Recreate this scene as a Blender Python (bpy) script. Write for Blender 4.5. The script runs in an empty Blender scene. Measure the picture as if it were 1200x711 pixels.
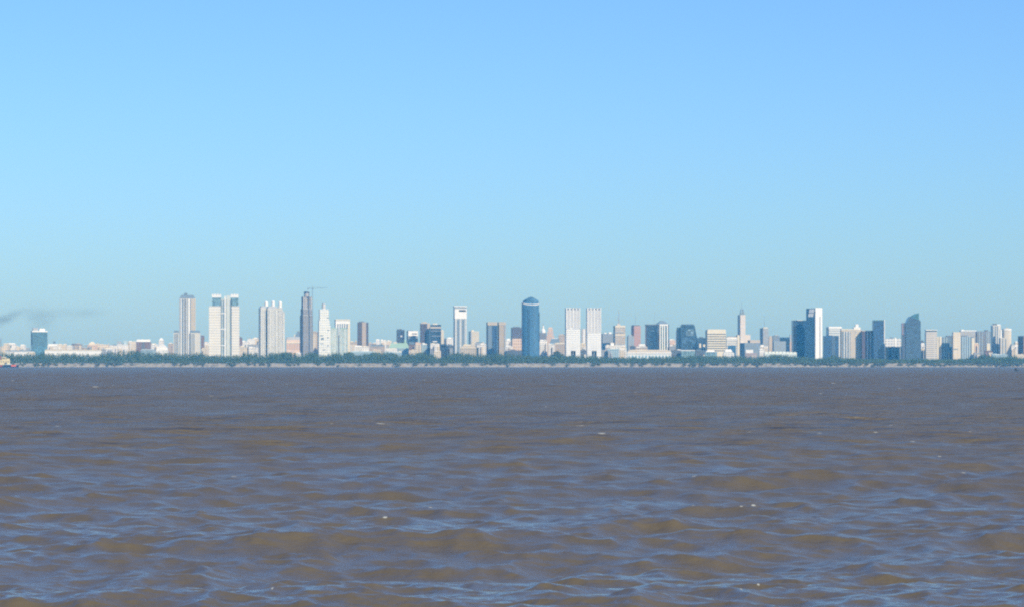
import bpy, bmesh, math, random
import numpy as np
from mathutils import Vector, Matrix
R = math.radians
random.seed(7)
C = bpy.context.scene.collection
SC = bpy.context.scene

# ------------------------------------------------------------------ camera
# 20 degree lens, eye 8 m above the river, looking along +Y at a shore 7 km off
FPX = 600.0 / math.tan(R(10.0))          # focal length in photo pixels (1200 wide)
HY = 425.8                               # photo row of the horizon
EYE = 8.0
SHORE = 7000.0
HAZE_COL, HAZE_DEN = (0.13, 0.55, 1.0, 1), 5.6e-5
GZ = 9.0                                 # level of the land behind the bank
def wx(px, D): return (px - 600.0) / FPX * D
def wz(py, D): return EYE + (HY - py) / FPX * D
cd = bpy.data.cameras.new('camera'); cam = bpy.data.objects.new('camera', cd); C.objects.link(cam)
cd.sensor_fit = 'HORIZONTAL'; cd.sensor_width = 36.0
cd.lens = 18.0 / math.tan(R(10.0))
cd.shift_y = (HY - 355.5) / 1200.0
cd.clip_start = 0.5; cd.clip_end = 60000.0
cam.location = (0, 0, EYE); cam.rotation_euler = (R(90), 0, 0)
SC.camera = cam

# ------------------------------------------------------------------ light
SUN_EL, SUN_AZ = R(38), R(37)            # azimuth: from straight behind the camera towards the right
sun_dir = Vector((math.sin(SUN_AZ) * math.cos(SUN_EL), -math.cos(SUN_AZ) * math.cos(SUN_EL), math.sin(SUN_EL)))
sl = bpy.data.lights.new('sun', 'SUN'); so = bpy.data.objects.new('sun', sl); C.objects.link(so)
sl.energy = 5.0; sl.angle = R(0.5); sl.color = (1.0, 0.98, 0.80)
so.rotation_euler = sun_dir.to_track_quat('Z', 'Y').to_euler()
W = bpy.data.worlds.new('World'); SC.world = W; W.use_nodes = True
nt = W.node_tree; nt.nodes.clear()
sky = nt.nodes.new('ShaderNodeTexSky'); sky.sky_type = 'NISHITA'; sky.sun_disc = False
sky.sun_elevation = SUN_EL
sky.sun_rotation = math.atan2(sun_dir.x, sun_dir.y)
sky.altitude = 0.0; sky.air_density = 1.0; sky.dust_density = 0.6; sky.ozone_density = 1.0
tint = nt.nodes.new('ShaderNodeMix'); tint.data_type = 'RGBA'; tint.blend_type = 'MULTIPLY'
tint.inputs[0].default_value = 1.0; tint.inputs[7].default_value = (0.53, 0.885, 1.43, 1)
bg = nt.nodes.new('ShaderNodeBackground'); bg.inputs[1].default_value = 0.11
wo = nt.nodes.new('ShaderNodeOutputWorld')
nt.links.new(sky.outputs[0], tint.inputs[6]); nt.links.new(tint.outputs[2], bg.inputs[0]); nt.links.new(bg.outputs[0], wo.inputs[0])
SC.view_settings.view_transform = 'Standard'; SC.view_settings.look = 'None'
SC.view_settings.exposure = 0.0; SC.view_settings.gamma = 1.0; SC.view_settings.use_curve_mapping = False
SC.render.engine = 'CYCLES'
SC.cycles.use_denoising = False; SC.cycles.use_adaptive_sampling = False
SC.cycles.pixel_filter_type = 'BLACKMAN_HARRIS'; SC.cycles.filter_width = 2.1      # a soft compact-camera lens
SC.cycles.max_bounces = 5; SC.cycles.diffuse_bounces = 2; SC.cycles.glossy_bounces = 3; SC.cycles.volume_bounces = 1
SC.cycles.caustics_reflective = False; SC.cycles.caustics_refractive = False

# ------------------------------------------------------------------ materials
def new_mat(name):
    m = bpy.data.materials.new(name); m.use_nodes = True
    n = m.node_tree.nodes; b = n['Principled BSDF']
    return m, m.node_tree, b
def math_node(t, op, a, b=None, c=None):
    n = t.nodes.new('ShaderNodeMath'); n.operation = op
    for i, v in enumerate((a, b, c)):
        if v is None: continue
        if isinstance(v, (int, float)): n.inputs[i].default_value = v
        else: t.links.new(v, n.inputs[i])
    return n.outputs[0]
def mix_rgb(t, f, a, b, mode='MIX'):
    n = t.nodes.new('ShaderNodeMix'); n.data_type = 'RGBA'; n.blend_type = mode
    for s, v in ((0, f), (6, a), (7, b)):
        if isinstance(v, (int, float)): n.inputs[s].default_value = v
        elif isinstance(v, tuple): n.inputs[s].default_value = (*v, 1.0)
        else: t.links.new(v, n.inputs[s])
    return n.outputs[2]
def mix_val(t, f, a, b):
    n = t.nodes.new('ShaderNodeMix'); n.data_type = 'FLOAT'
    for s, v in ((0, f), (2, a), (3, b)):
        if isinstance(v, (int, float)): n.inputs[s].default_value = v
        else: t.links.new(v, n.inputs[s])
    return n.outputs[0]
def noise(t, vec, scale, detail=3.0, rough=0.55):
    n = t.nodes.new('ShaderNodeTexNoise'); n.inputs['Scale'].default_value = scale
    n.inputs['Detail'].default_value = detail; n.inputs['Roughness'].default_value = rough
    if vec is not None: t.links.new(vec, n.inputs['Vector'])
    return n.outputs[0]
_cache = {}
def facade(wall, glass=(0.03, 0.045, 0.06), bay=4.0, ww=0.5, fl=3.4, wh=0.5, vary=0.5, gr=0.15):
    """rendered or tiled wall pierced by a grid of windows, metres in the object's own axes"""
    key = ('f', wall, glass, bay, ww, fl, wh, vary, gr)
    if key in _cache: return _cache[key]
    m, t, b = new_mat('facade')
    tc = t.nodes.new('ShaderNodeTexCoord'); sp = t.nodes.new('ShaderNodeSeparateXYZ'); t.links.new(tc.outputs['Object'], sp.inputs[0])
    u = math_node(t, 'DIVIDE', math_node(t, 'ADD', sp.outputs[0], sp.outputs[1]), bay)
    v = math_node(t, 'DIVIDE', sp.outputs[2], fl)
    def inside(q, w):
        d = math_node(t, 'ABSOLUTE', math_node(t, 'SUBTRACT', math_node(t, 'FRACT', q), 0.5))
        return math_node(t, 'LESS_THAN', d, w / 2)
    mask = math_node(t, 'MULTIPLY', inside(u, ww), inside(v, wh))
    cmb = t.nodes.new('ShaderNodeCombineXYZ')
    t.links.new(math_node(t, 'FLOOR', u), cmb.inputs[0]); t.links.new(math_node(t, 'FLOOR', v), cmb.inputs[1])
    wn = t.nodes.new('ShaderNodeTexWhiteNoise'); t.links.new(cmb.outputs[0], wn.inputs[0])
    rnd = wn.outputs['Value']
    lite = math_node(t, 'MULTIPLY', math_node(t, 'GREATER_THAN', rnd, 0.72), vary)
    g = mix_rgb(t, lite, glass, tuple(0.55 * c + 0.08 for c in wall))
    ns = noise(t, tc.outputs['Object'], 0.035, 4.0)
    dirt = math_node(t, 'ADD', math_node(t, 'MULTIPLY', ns, 0.34), 0.80)
    grey = t.nodes.new('ShaderNodeCombineColor')
    for i in range(3): t.links.new(dirt, grey.inputs[i])
    wl = mix_rgb(t, 1.0, wall, grey.outputs[0], 'MULTIPLY')
    t.links.new(mix_rgb(t, mask, wl, g), b.inputs['Base Color'])
    t.links.new(mix_val(t, mask, 0.85, gr), b.inputs['Roughness'])
    b.inputs['IOR'].default_value = 1.5
    _cache[key] = m; return m
def plain(col, rough=0.8, var=0.2, metal=0.0, name='paint'):
    key = ('p', col, rough, var, metal)
    if key in _cache: return _cache[key]
    m, t, b = new_mat(name)
    tc = t.nodes.new('ShaderNodeTexCoord')
    ns = noise(t, tc.outputs['Object'], 0.08, 5.0)
    lo = tuple(c * (1 - var) for c in col); hi = tuple(min(1, c * (1 + var)) for c in col)
    t.links.new(mix_rgb(t, ns, lo, hi), b.inputs['Base Color'])
    b.inputs['Roughness'].default_value = rough; b.inputs['Metallic'].default_value = metal
    _cache[key] = m; return m
def curtain(col, bay=4.0, fl=4.0, var=0.6, line=0.12, ior=1.65, rough=0.08, mull=(0.05, 0.07, 0.10)):
    """glass curtain wall: panes that differ a little, mullions and floor lines between them"""
    key = ('c', col, bay, fl, var, line, ior, rough, mull)
    if key in _cache: return _cache[key]
    m, t, b = new_mat('curtain_glass')
    tc = t.nodes.new('ShaderNodeTexCoord'); sp = t.nodes.new('ShaderNodeSeparateXYZ'); t.links.new(tc.outputs['Object'], sp.inputs[0])
    u = math_node(t, 'DIVIDE', math_node(t, 'ADD', sp.outputs[0], sp.outputs[1]), bay)
    v = math_node(t, 'DIVIDE', sp.outputs[2], fl)
    cmb = t.nodes.new('ShaderNodeCombineXYZ')
    t.links.new(math_node(t, 'FLOOR', u), cmb.inputs[0]); t.links.new(math_node(t, 'FLOOR', v), cmb.inputs[1])
    wn = t.nodes.new('ShaderNodeTexWhiteNoise'); t.links.new(cmb.outputs[0], wn.inputs[0])
    pane = mix_rgb(t, wn.outputs['Value'], tuple(c * (1 - var) for c in col), tuple(c * (1 + var) for c in col))
    m1 = math_node(t, 'LESS_THAN', math_node(t, 'FRACT', u), line)
    m2 = math_node(t, 'LESS_THAN', math_node(t, 'FRACT', v), line * 1.6)
    mk = math_node(t, 'MAXIMUM', m1, m2)
    t.links.new(mix_rgb(t, mk, pane, mull), b.inputs['Base Color'])
    t.links.new(mix_val(t, mk, rough, 0.5), b.inputs['Roughness'])
    b.inputs['IOR'].default_value = ior
    # panes never sit in one perfect plane
    bn = t.nodes.new('ShaderNodeBump'); bn.inputs['Strength'].default_value = 0.012; bn.inputs['Distance'].default_value = 1.0
    t.links.new(noise(t, tc.outputs['Object'], 0.12, 2.0), bn.inputs['Height']); t.links.new(bn.outputs[0], b.inputs['Normal'])
    _cache[key] = m; return m

WHITE = (0.78, 0.76, 0.72); CREAM = (0.67, 0.60, 0.46); TAN = (0.46, 0.40, 0.32); BROWN = (0.13, 0.09, 0.08)
PEACH = (0.66, 0.50, 0.37); GREY = (0.36, 0.37, 0.38); DGREY = (0.14, 0.15, 0.17); PINK = (0.50, 0.31, 0.27)
PALEBLUE = (0.42, 0.52, 0.56); SLATE = (0.15, 0.20, 0.25); COPPER = (0.28, 0.42, 0.34)
m_white = plain(WHITE); m_cream = plain(CREAM); m_tan = plain(TAN); m_brown = plain(BROWN); m_grey = plain(GREY)
m_dgrey = plain(DGREY); m_peach = plain(PEACH); m_slate = plain(SLATE); m_paleb = plain(PALEBLUE); m_copper = plain(COPPER)
m_steel = plain((0.25, 0.26, 0.28), 0.45, 0.15, 0.6, 'steel')
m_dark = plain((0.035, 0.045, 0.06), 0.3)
g_dark = curtain((0.008, 0.028, 0.065)); g_blue = curtain((0.03, 0.085, 0.15)); g_navy = curtain((0.008, 0.046, 0.135))
g_teal = curtain((0.06, 0.15, 0.16)); g_slate = curtain((0.05, 0.09, 0.14), 5.0, 4.0, 0.4, 0.15)

# ------------------------------------------------------------------ objects
def link(name, bm, mat, parent=None, smooth=False):
    me = bpy.data.meshes.new(name); bm.normal_update(); bm.to_mesh(me); bm.free()
    if mat: me.materials.append(mat)
    if smooth:
        for p in me.polygons: p.use_smooth = True
    o = bpy.data.objects.new(name, me); C.objects.link(o)
    if parent is not None: o.parent = parent
    return o
def tag(o, label=None, cat=None, group=None, kind=None):
    if label: o['label'] = label
    if cat: o['category'] = cat
    if group: o['group'] = group
    if kind: o['kind'] = kind
    return o
def thing(name, label, cat, loc=(0, 0, 0), rz=0.0, group=None):
    o = bpy.data.objects.new(name, None); C.objects.link(o)
    o.location = loc; o.rotation_euler = (0, 0, rz); o.empty_display_size = 5
    return tag(o, label, cat, group)
def bm_box(bm, x0, x1, y0, y1, z0, z1):
    v = [bm.verts.new(p) for p in ((x0, y0, z0), (x1, y0, z0), (x1, y1, z0), (x0, y1, z0), (x0, y0, z1), (x1, y0, z1), (x1, y1, z1), (x0, y1, z1))]
    for f in ((3, 2, 1, 0), (4, 5, 6, 7), (0, 1, 5, 4), (1, 2, 6, 5), (2, 3, 7, 6), (3, 0, 4, 7)): bm.faces.new([v[i] for i in f])
def bm_prism(bm, pts, y0, y1):
    """outline in (x, z) drawn counter-clockwise seen from the front, given its thickness along y"""
    a = [bm.verts.new((x, y0, z)) for x, z in pts]; b = [bm.verts.new((x, y1, z)) for x, z in pts]
    bm.faces.new(a); bm.faces.new(b[::-1])
    n = len(pts)
    for i in range(n): bm.faces.new((a[(i + 1) % n], a[i], b[i], b[(i + 1) % n]))
def bm_bar(bm, p, q, r):
    p, q = Vector(p), Vector(q); d = (q - p).normalized()
    s = d.cross(Vector((0, 0, 1)) if abs(d.z) < 0.9 else Vector((1, 0, 0))).normalized() * r; t = d.cross(s).normalized() * r
    v = [bm.verts.new(c + a * s + b * t) for c in (p, q) for a, b in ((-1, -1), (1, -1), (1, 1), (-1, 1))]
    for f in ((0, 3, 2, 1), (4, 5, 6, 7), (0, 1, 5, 4), (1, 2, 6, 5), (2, 3, 7, 6), (3, 0, 4, 7)): bm.faces.new([v[i] for i in f])
def bm_rings(bm, rings, cap=True):
    vr = [[bm.verts.new(p) for p in r] for r in rings]
    for a, b in zip(vr, vr[1:]):
        n = len(a)
        for i in range(n): bm.faces.new((a[i], a[(i + 1) % n], b[(i + 1) % n], b[i]))
    if cap: bm.faces.new(vr[0][::-1]); bm.faces.new(vr[-1])

class Building:
    """a building whose front spans photo columns xc..xr and whose shaded left flank spans xl..xc, its front corner D metres away"""
    def __init__(s, name, label, cat, D, xl, xc, xr, yaw=None, depth=24.0, group=None):
        s.D = D; s.s = D / FPX; s.xc = xc; s.gz = GZ
        if xc - xl < 0.05: s.th = R(yaw or 0.0)
        else: s.th = R(yaw if yaw is not None else 14.0)
        s.w = (xr - xc) * s.s / math.cos(s.th)
        s.d = depth if xc - xl < 0.05 else (xc - xl) * s.s / math.sin(s.th)
        c, sn = math.cos(s.th), math.sin(s.th)
        bx, by = wx(xc, D), D
        cx = bx - (c * (-s.w / 2) - sn * (-s.d / 2)); cy = by - (sn * (-s.w / 2) + c * (-s.d / 2))
        s.o = thing(name, label, cat, (cx, cy, GZ), s.th, group)
    def x(s, u, f=0.0): return -s.w / 2 + ((u - s.xc) * s.s + f * math.sin(s.th)) / math.cos(s.th)
    def z(s, y): return max(wz(y, s.D) - s.gz, 0.0)
    def box(s, part, u0, u1, yt, yb, mat, f=0.0, d=None, parent=None):
        bm = bmesh.new(); d = s.d - f if d is None else d
        y0 = -s.d / 2 + f
        bm_box(bm, s.x(u0, f), s.x(u1, f), y0, y0 + d, 0.0 if yb is None else s.z(yb), s.z(yt))
        return link(part, bm, mat, parent or s.o)
    def strips(s, part, us, w, yt, yb, mat, f=-0.5, d=1.5):
        for u in us: s.box(part, u - w / 2, u + w / 2, yt, yb, mat, f, d)
    def bands(s, part, ys, h, u0, u1, mat, f=-0.5, d=1.5):
        for y in ys: s.box(part, u0, u1, y - h / 2, y + h / 2, mat, f, d)
    def flank(s, part, u0, u1, yt, yb, mat, proud=0.5):
        """a panel on the left flank between photo columns u0 < u1"""
        yy = lambda u: -s.d / 2 + (s.xc - u) * s.s / math.sin(s.th)
        bm = bmesh.new(); bm_box(bm, -s.w / 2 - proud, -s.w / 2 + 0.5, yy(u1), yy(u0), s.z(yb), s.z(yt))
        return link(part, bm, mat, s.o)
    def prism(s, part, pts, mat, f=0.0, d=None):
        bm = bmesh.new(); d = s.d - f if d is None else d; y0 = -s.d / 2 + f
        bm_prism(bm, [(s.x(u, f), s.z(y)) for u, y in pts], y0, y0 + d)
        return link(part, bm, mat, s.o)
    def frustum(s, part, u0, u1, yt, yb, inset, mat, f=0.0, d=None, parent=None):
        bm = bmesh.new(); d = s.d - f if d is None else d; y0 = -s.d / 2 + f; i = inset * s.s; iy = min(i, d * 0.45)
        a, b = s.x(u0, f), s.x(u1, f); za, zb = s.z(yb), s.z(yt)
        bm_rings(bm, [[(a, y0, za), (b, y0, za), (b, y0 + d, za), (a, y0 + d, za)],
                      [(a + i, y0 + iy, zb), (b - i, y0 + iy, zb), (b - i, y0 + d - iy, zb), (a + i, y0 + d - iy, zb)]])
        return link(part, bm, mat, parent or s.o)
    def cyl(s, part, u, r, yt, yb, mat, f=None, dome=False, parent=None):
        f = s.d / 2 if f is None else f
        bm = bmesh.new(); cx, cy, rr = s.x(u, f), -s.d / 2 + f, r * s.s; za, zb = s.z(yb), s.z(yt)
        ring = lambda q, z: [(cx + rr * q * math.cos(2 * math.pi * k / 20), cy + rr * q * math.sin(2 * math.pi * k / 20), z) for k in range(20)]
        rings = [ring(1, za)]
        if dome:
            for k in range(0, 6): a = k / 6 * math.pi / 2; rings.append(ring(math.cos(a), za + (zb - za) * (0.15 + 0.85 * math.sin(a))))
        else: rings.append(ring(1, zb))
        bm_rings(bm, rings); return link(part, bm, mat, parent or s.o)
    def mast(s, part, u, yt, yb, r=0.45, mat=None, f=None):
        f = s.d / 2 if f is None else f
        bm = bmesh.new(); x, y = s.x(u, f), -s.d / 2 + f
        zb, zt = s.z(yb), s.z(yt); zm = zb + (zt - zb) * 0.45
        bm_bar(bm, (x, y, zb), (x, y, zm), r); bm_bar(bm, (x, y, zm), (x, y, zt), r * 0.55)
        for q in (0.5, 0.62, 0.8): bm_bar(bm, (x - 1.5 * (1 - q), y, zb + (zt - zb) * q), (x + 1.5 * (1 - q), y, zb + (zt - zb) * q), r * 0.5)
        return link(part, bm, mat or m_steel, s.o)
def tower(label, D, xl, xc, xr, yt, mat, name='tower_block', cat='building', yaw=None, depth=24.0, group=None, part='wall', yb=None):
    b = Building(name, label, cat, D, xl, xc, xr, yaw, depth, group)
    b.box(part, xc, xr, yt, yb, mat)
    return b
# ------------------------------------------------------------------ the tall buildings, left to right
# glass office block far left
b = tower('lone blue glass office block with white roof edge at the far left', 7350, 33.8, 37.8, 54.8, 388.6, curtain((0.075, 0.17, 0.22), 4.0, 3.6, 0.25, 0.1), 'office_block', yaw=16)
b.box('parapet', 37.6, 55.0, 387.2, 388.6, m_white, -0.4); b.box('plant_room', 38.2, 44.0, 383.6, 387.2, m_grey, 4, 12); b.box('plant_room', 45.5, 51.5, 384.6, 387.2, m_white, 6, 12)
b.flank('brick_flank', 35.2, 37.0, 390, 404, plain((0.30, 0.13, 0.12))); b.box('lobby', 39.5, 54.5, 405.5, None, curtain((0.08, 0.22, 0.30), 4, 4, .3), -0.8, 3)

# tall banded tower with two shoulders
m_t1 = facade((0.66, 0.61, 0.52), (0.14, 0.16, 0.19), 3.0, 0.35, 3.3, 0.4, 0.4)
b = tower('tall slim cream tower with dark crown and two low shoulder wings', 7300, 208.6, 210.0, 229.0, 350.0, m_t1, 'residential_tower', yaw=6, depth=26)
for u, w, mt in ((211.0, 1.5, m_grey), (214.0, 1.7, m_slate), (216.4, 1.0, m_dgrey), (217.8, 0.8, m_dgrey), (219.3, 0.7, m_slate), (223.1, 0.7, m_slate), (226.2, 0.4, m_grey)):
    b.box('window_strip', u - w / 2, u + w / 2, 350.4, None, mt, -0.4, 1.2)
for u, w in ((212.6, 0.9), (215.3, 0.5), (218.5, 0.6), (221.6, 1.9)):
    b.box('pilaster', u - w / 2, u + w / 2, 350.2, None, m_white, -0.9, 1.8)
b.box('tan_bay', 223.6, 229.0, 350.8, None, facade((0.55, 0.47, 0.36), (0.16, 0.15, 0.14), 4.5, 0.3, 3.3, 0.45), -0.8, 2)
b.frustum('crown', 209.8, 228.8, 345.6, 350.0, 2.6, m_slate); b.box('crown_block', 215.2, 219.2, 343.4, 345.8, m_slate, 5, 10); b.mast('antenna', 217.0, 341.8, 343.4, .3)
for u0, u1, us in ((203.9, 209.8, (205.2, 206.8, 208.4)), (223.2, 234.6, (224.2, 226.0, 227.6))):
    w_ = b.box('shoulder_wing', u0, u1, 389.6, None, m_t1, -6, 26)
    b.frustum('wing_roof', u0 - .1, u1 + .2, 386.8, 389.6, 0.8, m_slate, -6, 26, w_)
    for u in us: b.box('window_strip', u - .4, u + .4, 390.4, None, m_slate, -6.5, 1.2, w_)

# twin slabs joined by a glazed core
m_t2 = facade((0.74, 0.70, 0.62), (0.30, 0.30, 0.30), 4.3, 0.42, 6.6, 0.3, 0.5)
b = tower('broad white twin-slab tower joined by a glazed middle with blue glass penthouses', 7330, 244.2, 244.9, 258.4, 358.6, m_t2, 'residential_tower', yaw=4, depth=30)
b.box('wall', 271.2, 280.2, 358.6, None, m_t2)
core = b.box('glazed_core', 258.2, 271.4, 350.0, None, curtain((0.36, 0.42, 0.40), 3.0, 3.4, .4, .2, 1.4, .2, (.5, .53, .5)), 2.0, 24)
b.box('core_pier', 262.8, 264.4, 347.0, None, m_white, 1.0, 3, core); b.box('core_pier', 265.2, 269.2, 346.2, None, plain((0.55, 0.57, 0.52)), 0.6, 3, core)
for u in (259.3, 261.9, 269.9): b.box('window_strip', u - .45, u + .45, 352, None, m_slate, 1.4, 2, core)
for y in (366.6, 385, 404): b.box('link_bridge', 258.6, 263.4, y, y + 1.0, m_white, 0.4, 2, core)
for u0, u1 in ((248.6, 258.6), (270.2, 278.8)):
    p_ = b.box('penthouse', u0, u1, 348.6, 358.6, curtain((0.17, 0.29, 0.33), 4, 4, .4, .1), 2, 22)
    b.box('roof_canopy', u0 - .4, u1 + .2, 344.6, 348.6, facade(WHITE, (0.4, 0.45, 0.5), 7, .5, 8, .3), 3, 18, p_)

# three bays, each with a white drum on its roof
m_t3 = facade((0.62, 0.60, 0.54), (0.10, 0.13, 0.15), 3.2, 0.5, 3.3, 0.5, 0.6)
b = Building('residential_tower', 'triple-bay grey and white tower topped by three white drums', 'building', 7320, 311.6, 313.6, 333.2, 16, 26)
for u0, u1, yt, f, uc, yc, part in ((304.9, 311.8, 359.0, 9, 311.3, 353.4, 'bay'), (313.6, 325.6, 359.4, 0, 319.5, 352.8, 'bay'), (325.6, 333.2, 364.2, 2.5, 327.5, 353.4, 'bay')):
    p_ = b.box(part, u0, u1, yt + 1.6, None, m_t3, f, 22); b.frustum('roof', u0 + .1, u1 - .1, yt - .6, yt + 1.6, 1.7, m_grey, f, 22, p_)
    b.cyl('drum', uc, 2.05, yc + .6, 358.9 if f != 2.5 else 360.2, m_white, f + 9, parent=p_); b.cyl('drum_top', uc, 1.9, yc - .7, yc + .6, m_white, f + 9, True, p_)
    for k in range(3):
        u = u0 + (u1 - u0) * (0.2 + 0.3 * k)
        b.box('balcony_stack', u - .55, u + .55, yt + 3.4, None, facade(WHITE, (.2, .22, .24), 6, .9, 3.3, .45), f - 1.0, 2, p_)
b.box('roof_block', 325.6, 330.6, 360.2, 364.2, m_t3, 4.5, 16)

# the supertall being built, with its crane
m_t4 = facade((0.29, 0.28, 0.285), (0.05, 0.05, 0.06), 3.6, 0.5, 3.5, 0.55, 0.5)
b = tower('tallest slender grey stepped tower under construction beside the crane', 7280, 351.0, 355.2, 366.0, 369.4, m_t4, 'skyscraper', yaw=34, depth=26)
b.box('setback', 355.3, 365.3, 361.7, 369.4, m_t4, 1.5, b.d - 3); b.box('upper_shaft', 355.5, 364.9, 347.6, 361.7, m_t4, 3.0, b.d - 6)
b.cyl('crown_drum', 358.9, 3.1, 341.6, 347.6, plain((0.40, 0.385, 0.37)), b.d / 2 - 2); b.cyl('crown_ring', 358.9, 3.35, 342.6, 343.4, m_dgrey, b.d / 2 - 2)
for u, y in ((355.8, 348.0), (358.2, 348.0), (362.4, 369.6), (364.6, 348.4)): b.box('pier', u - .35, u + .35, y, None, plain((0.56, 0.52, 0.48)), -0.9 if y > 360 else 2.0, 2)
for y in (361.4, 369.0): b.box('floor_band', 355.1, 365.2, y, y + 1.0, m_grey, -0.6 if y > 365 else 1.0, 3)

c_ = Building('tower_crane', 'thin grey tower crane standing against the tallest tower', 'crane', 7276, 365.3, 365.3, 367.0, depth=3)
def lattice(bld, part, p, q, r, n, rb, mat):
    bm = bmesh.new(); p, q = Vector(p), Vector(q); d = (q - p).normalized()
    s = d.cross(Vector((0, 1, 0)) if abs(d.y) < .9 else Vector((1, 0, 0))).normalized() * r; t = d.cross(s).normalized() * r
    co = lambda k, a, c: p + (q - p) * k + a * s + c * t
    for a, c in ((-1, -1), (1, -1), (1, 1), (-1, 1)): bm_bar(bm, co(0, a, c), co(1, a, c), rb)
    for i in range(n):
        g = 1 if i % 2 else -1
        for a in (-1, 1):
            bm_bar(bm, co(i / n, -g, a), co((i + 1) / n, g, a), rb * .6); bm_bar(bm, co(i / n, a, -g), co((i + 1) / n, a, g), rb * .6)
    return link(part, bm, mat, bld.o)
m_crane = plain((0.20, 0.23, 0.27), 0.5)
X_ = lambda u: c_.x(u)
lattice(c_, 'mast', (X_(366.1), 0, 0), (X_(366.1), 0, c_.z(338.2)), .9, 60, 0.24, m_crane)
lattice(c_, 'jib', (X_(366.1), 0, c_.z(337.9)), (X_(383.5), 0, c_.z(337.2)), 0.6, 18, 0.15, m_crane)
lattice(c_, 'counter_jib', (X_(366.1), 0, c_.z(337.9)), (X_(360.4), 0, c_.z(338.1)), 0.7, 6, 0.22, m_crane)
c_.box('counterweight', 360.3, 361.5, 337.6, 339.2, m_crane, 0, 3); c_.box('cab', 366.4, 367.2, 337.6, 338.8, m_crane, -1, 2.4)
bm = bmesh.new(); bm_bar(bm, (X_(366.1), 0, c_.z(338)), (X_(366.1), 0, c_.z(335.6)), .4); bm_bar(bm, (X_(366.1), 0, c_.z(335.7)), (X_(378), 0, c_.z(337.2)), .15); bm_bar(bm, (X_(366.1), 0, c_.z(335.7)), (X_(361), 0, c_.z(337.8)), .15)
link('apex', bm, m_crane, c_.o)

# white stepped tower with scattered openings
m_t5 = facade((0.72, 0.72, 0.68), (0.20, 0.25, 0.28), 5.2, 0.4, 6.2, 0.28, 0.7)
b = tower('white stepped tower with scattered dark openings and a small round cap', 7340, 371.8, 373.6, 387.2, 388.5, m_t5, 'residential_tower', yaw=12)
b.box('setback', 373.9, 386.2, 375, 388.5, m_t5, 1.0, b.d - 2); b.box('setback', 374.6, 385.2, 362.3, 375, m_t5, 2, b.d - 4); b.box('setback', 385.4, 387.0, 380, 388.5, m_t5, 3, 10)
b.cyl('round_cap', 379.0, 2.2, 356.3, 362.3, plain((0.55, 0.53, 0.5)), 10); b.cyl('cap_top', 379.0, 1.6, 355.2, 356.3, m_grey, 10)
for u0, u1, y, h in ((383.2, 385.0, 371.5, 1.2), (375.0, 378.5, 392.6, .9), (376.0, 379.5, 395.5, 2.0), (375.2, 379.0, 401.8, .7), (383.6, 385.4, 386, 1.3), (383.2, 385, 394.5, 1.4), (383.4, 385, 404, 1.2), (378, 381, 409, .9)):
    b.box('opening', u0, u1, y, y + h, m_slate, -0.3 if y > 388 else (0.7 if y > 375 else 1.7), 1.0)

# portal-framed white block and twin green glass blocks in front of it
b = tower('white office block with tall dark slots rising behind two green glass blocks', 7700, 391.6, 393.4, 410.0, 374.6, m_white, 'office_block', yaw=12, depth=24)
b.strips('window_slot', (396.0, 398.6, 401.2, 403.8, 406.4), 1.35, 379.0, None, m_slate, -0.4, 1); b.box('cornice', 393.2, 410.2, 373.9, 375.2, m_cream, -1, 20); b.box('end_pier', 407.4, 410.1, 378.6, None, m_cream, -1.2, 6)
b = tower('low twin blocks of pale green glass with a gap between them', 7360, 387.2, 387.6, 395.6, 384.4, curtain((0.20, 0.30, 0.29), 4, 3.4, .5, .3, 1.5, .1, (0.5, 0.55, 0.52)), 'apartment_block', yaw=6, depth=22)
m_gg = curtain((0.20, 0.30, 0.29), 4, 3.4, .5, .3, 1.5, .1, (0.5, 0.55, 0.52))
b.box('wall', 397.4, 407.2, 384.8, None, m_gg); b.box('link', 395.6, 397.4, 392, None, m_grey, 3, 12)
for u0, u1, y in ((389, 394, 383.6), (399, 405.4, 384)): b.box('roof_box', u0, u1, y - .2, y + .8, m_copper, 4, 12)
for u in (390.2, 392.6, 399.4, 404.2): b.box('white_mullion', u - .25, u + .25, 386, None, m_white, -.5, 1)

# brown slab with tan middle
b = tower('lone brown tower with a tan strip down its middle', 8000, 418.4, 419.2, 431.6, 377.4, facade(BROWN, (0.04, 0.04, 0.05), 4, .6, 3.6, .6), 'tower_block', yaw=8)
b.box('tan_panel', 424.2, 429.0, 377.2, None, plain((0.42, 0.34, 0.27)), -1, 3); b.box('roof_room', 421, 427, 376.2, 377.4, m_dgrey, 6, 10)

# business-district blocks in the middle distance
b = tower('short dark brown block with one glinting window, left of a white fronted block', 8050, 464.2, 465.0, 474.0, 386.0, curtain((0.05, 0.05, 0.07), 4, 3.5, .5), 'office_block', yaw=8)
b.box('roof_room', 466, 471, 385, 386, m_dgrey, 4, 10); b.box('painted_glint', 469.4, 471.4, 392.8, 394.2, m_white, -.4, 1)  # white panel paints the window's glint onto the front
b = tower('grey-banded block with white upper front and one dark slit window', 7950, 476.0, 478.6, 489.6, 387.6, facade((0.42, 0.42, 0.38), (0.2, 0.22, 0.22), 60, .98, 5.0, .45), 'office_block', yaw=15)
b.box('white_fascia', 478.5, 489.7, 387.4, 394.2, m_white, -.6, 3); b.box('slit_window', 482.6, 488.6, 390.2, 391.2, m_dark, -.9, 1); b.box('shade_band', 478.7, 489.5, 393.4, 394.1, m_dark, -.9, 1); b.box('roof_room', 478, 484, 386.8, 387.6, m_dgrey, 5, 9)  # dark strip paints the shadow gap along the fascia's lower edge
b = tower('dark brown slab with a pale tan right edge, left one of a close pair', 7900, 492.0, 492.8, 503.6, 378.6, facade((0.11, 0.08, 0.09), (0.03, 0.04, 0.06), 4, .6, 3.6, .5), 'office_block', yaw=8)
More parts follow.
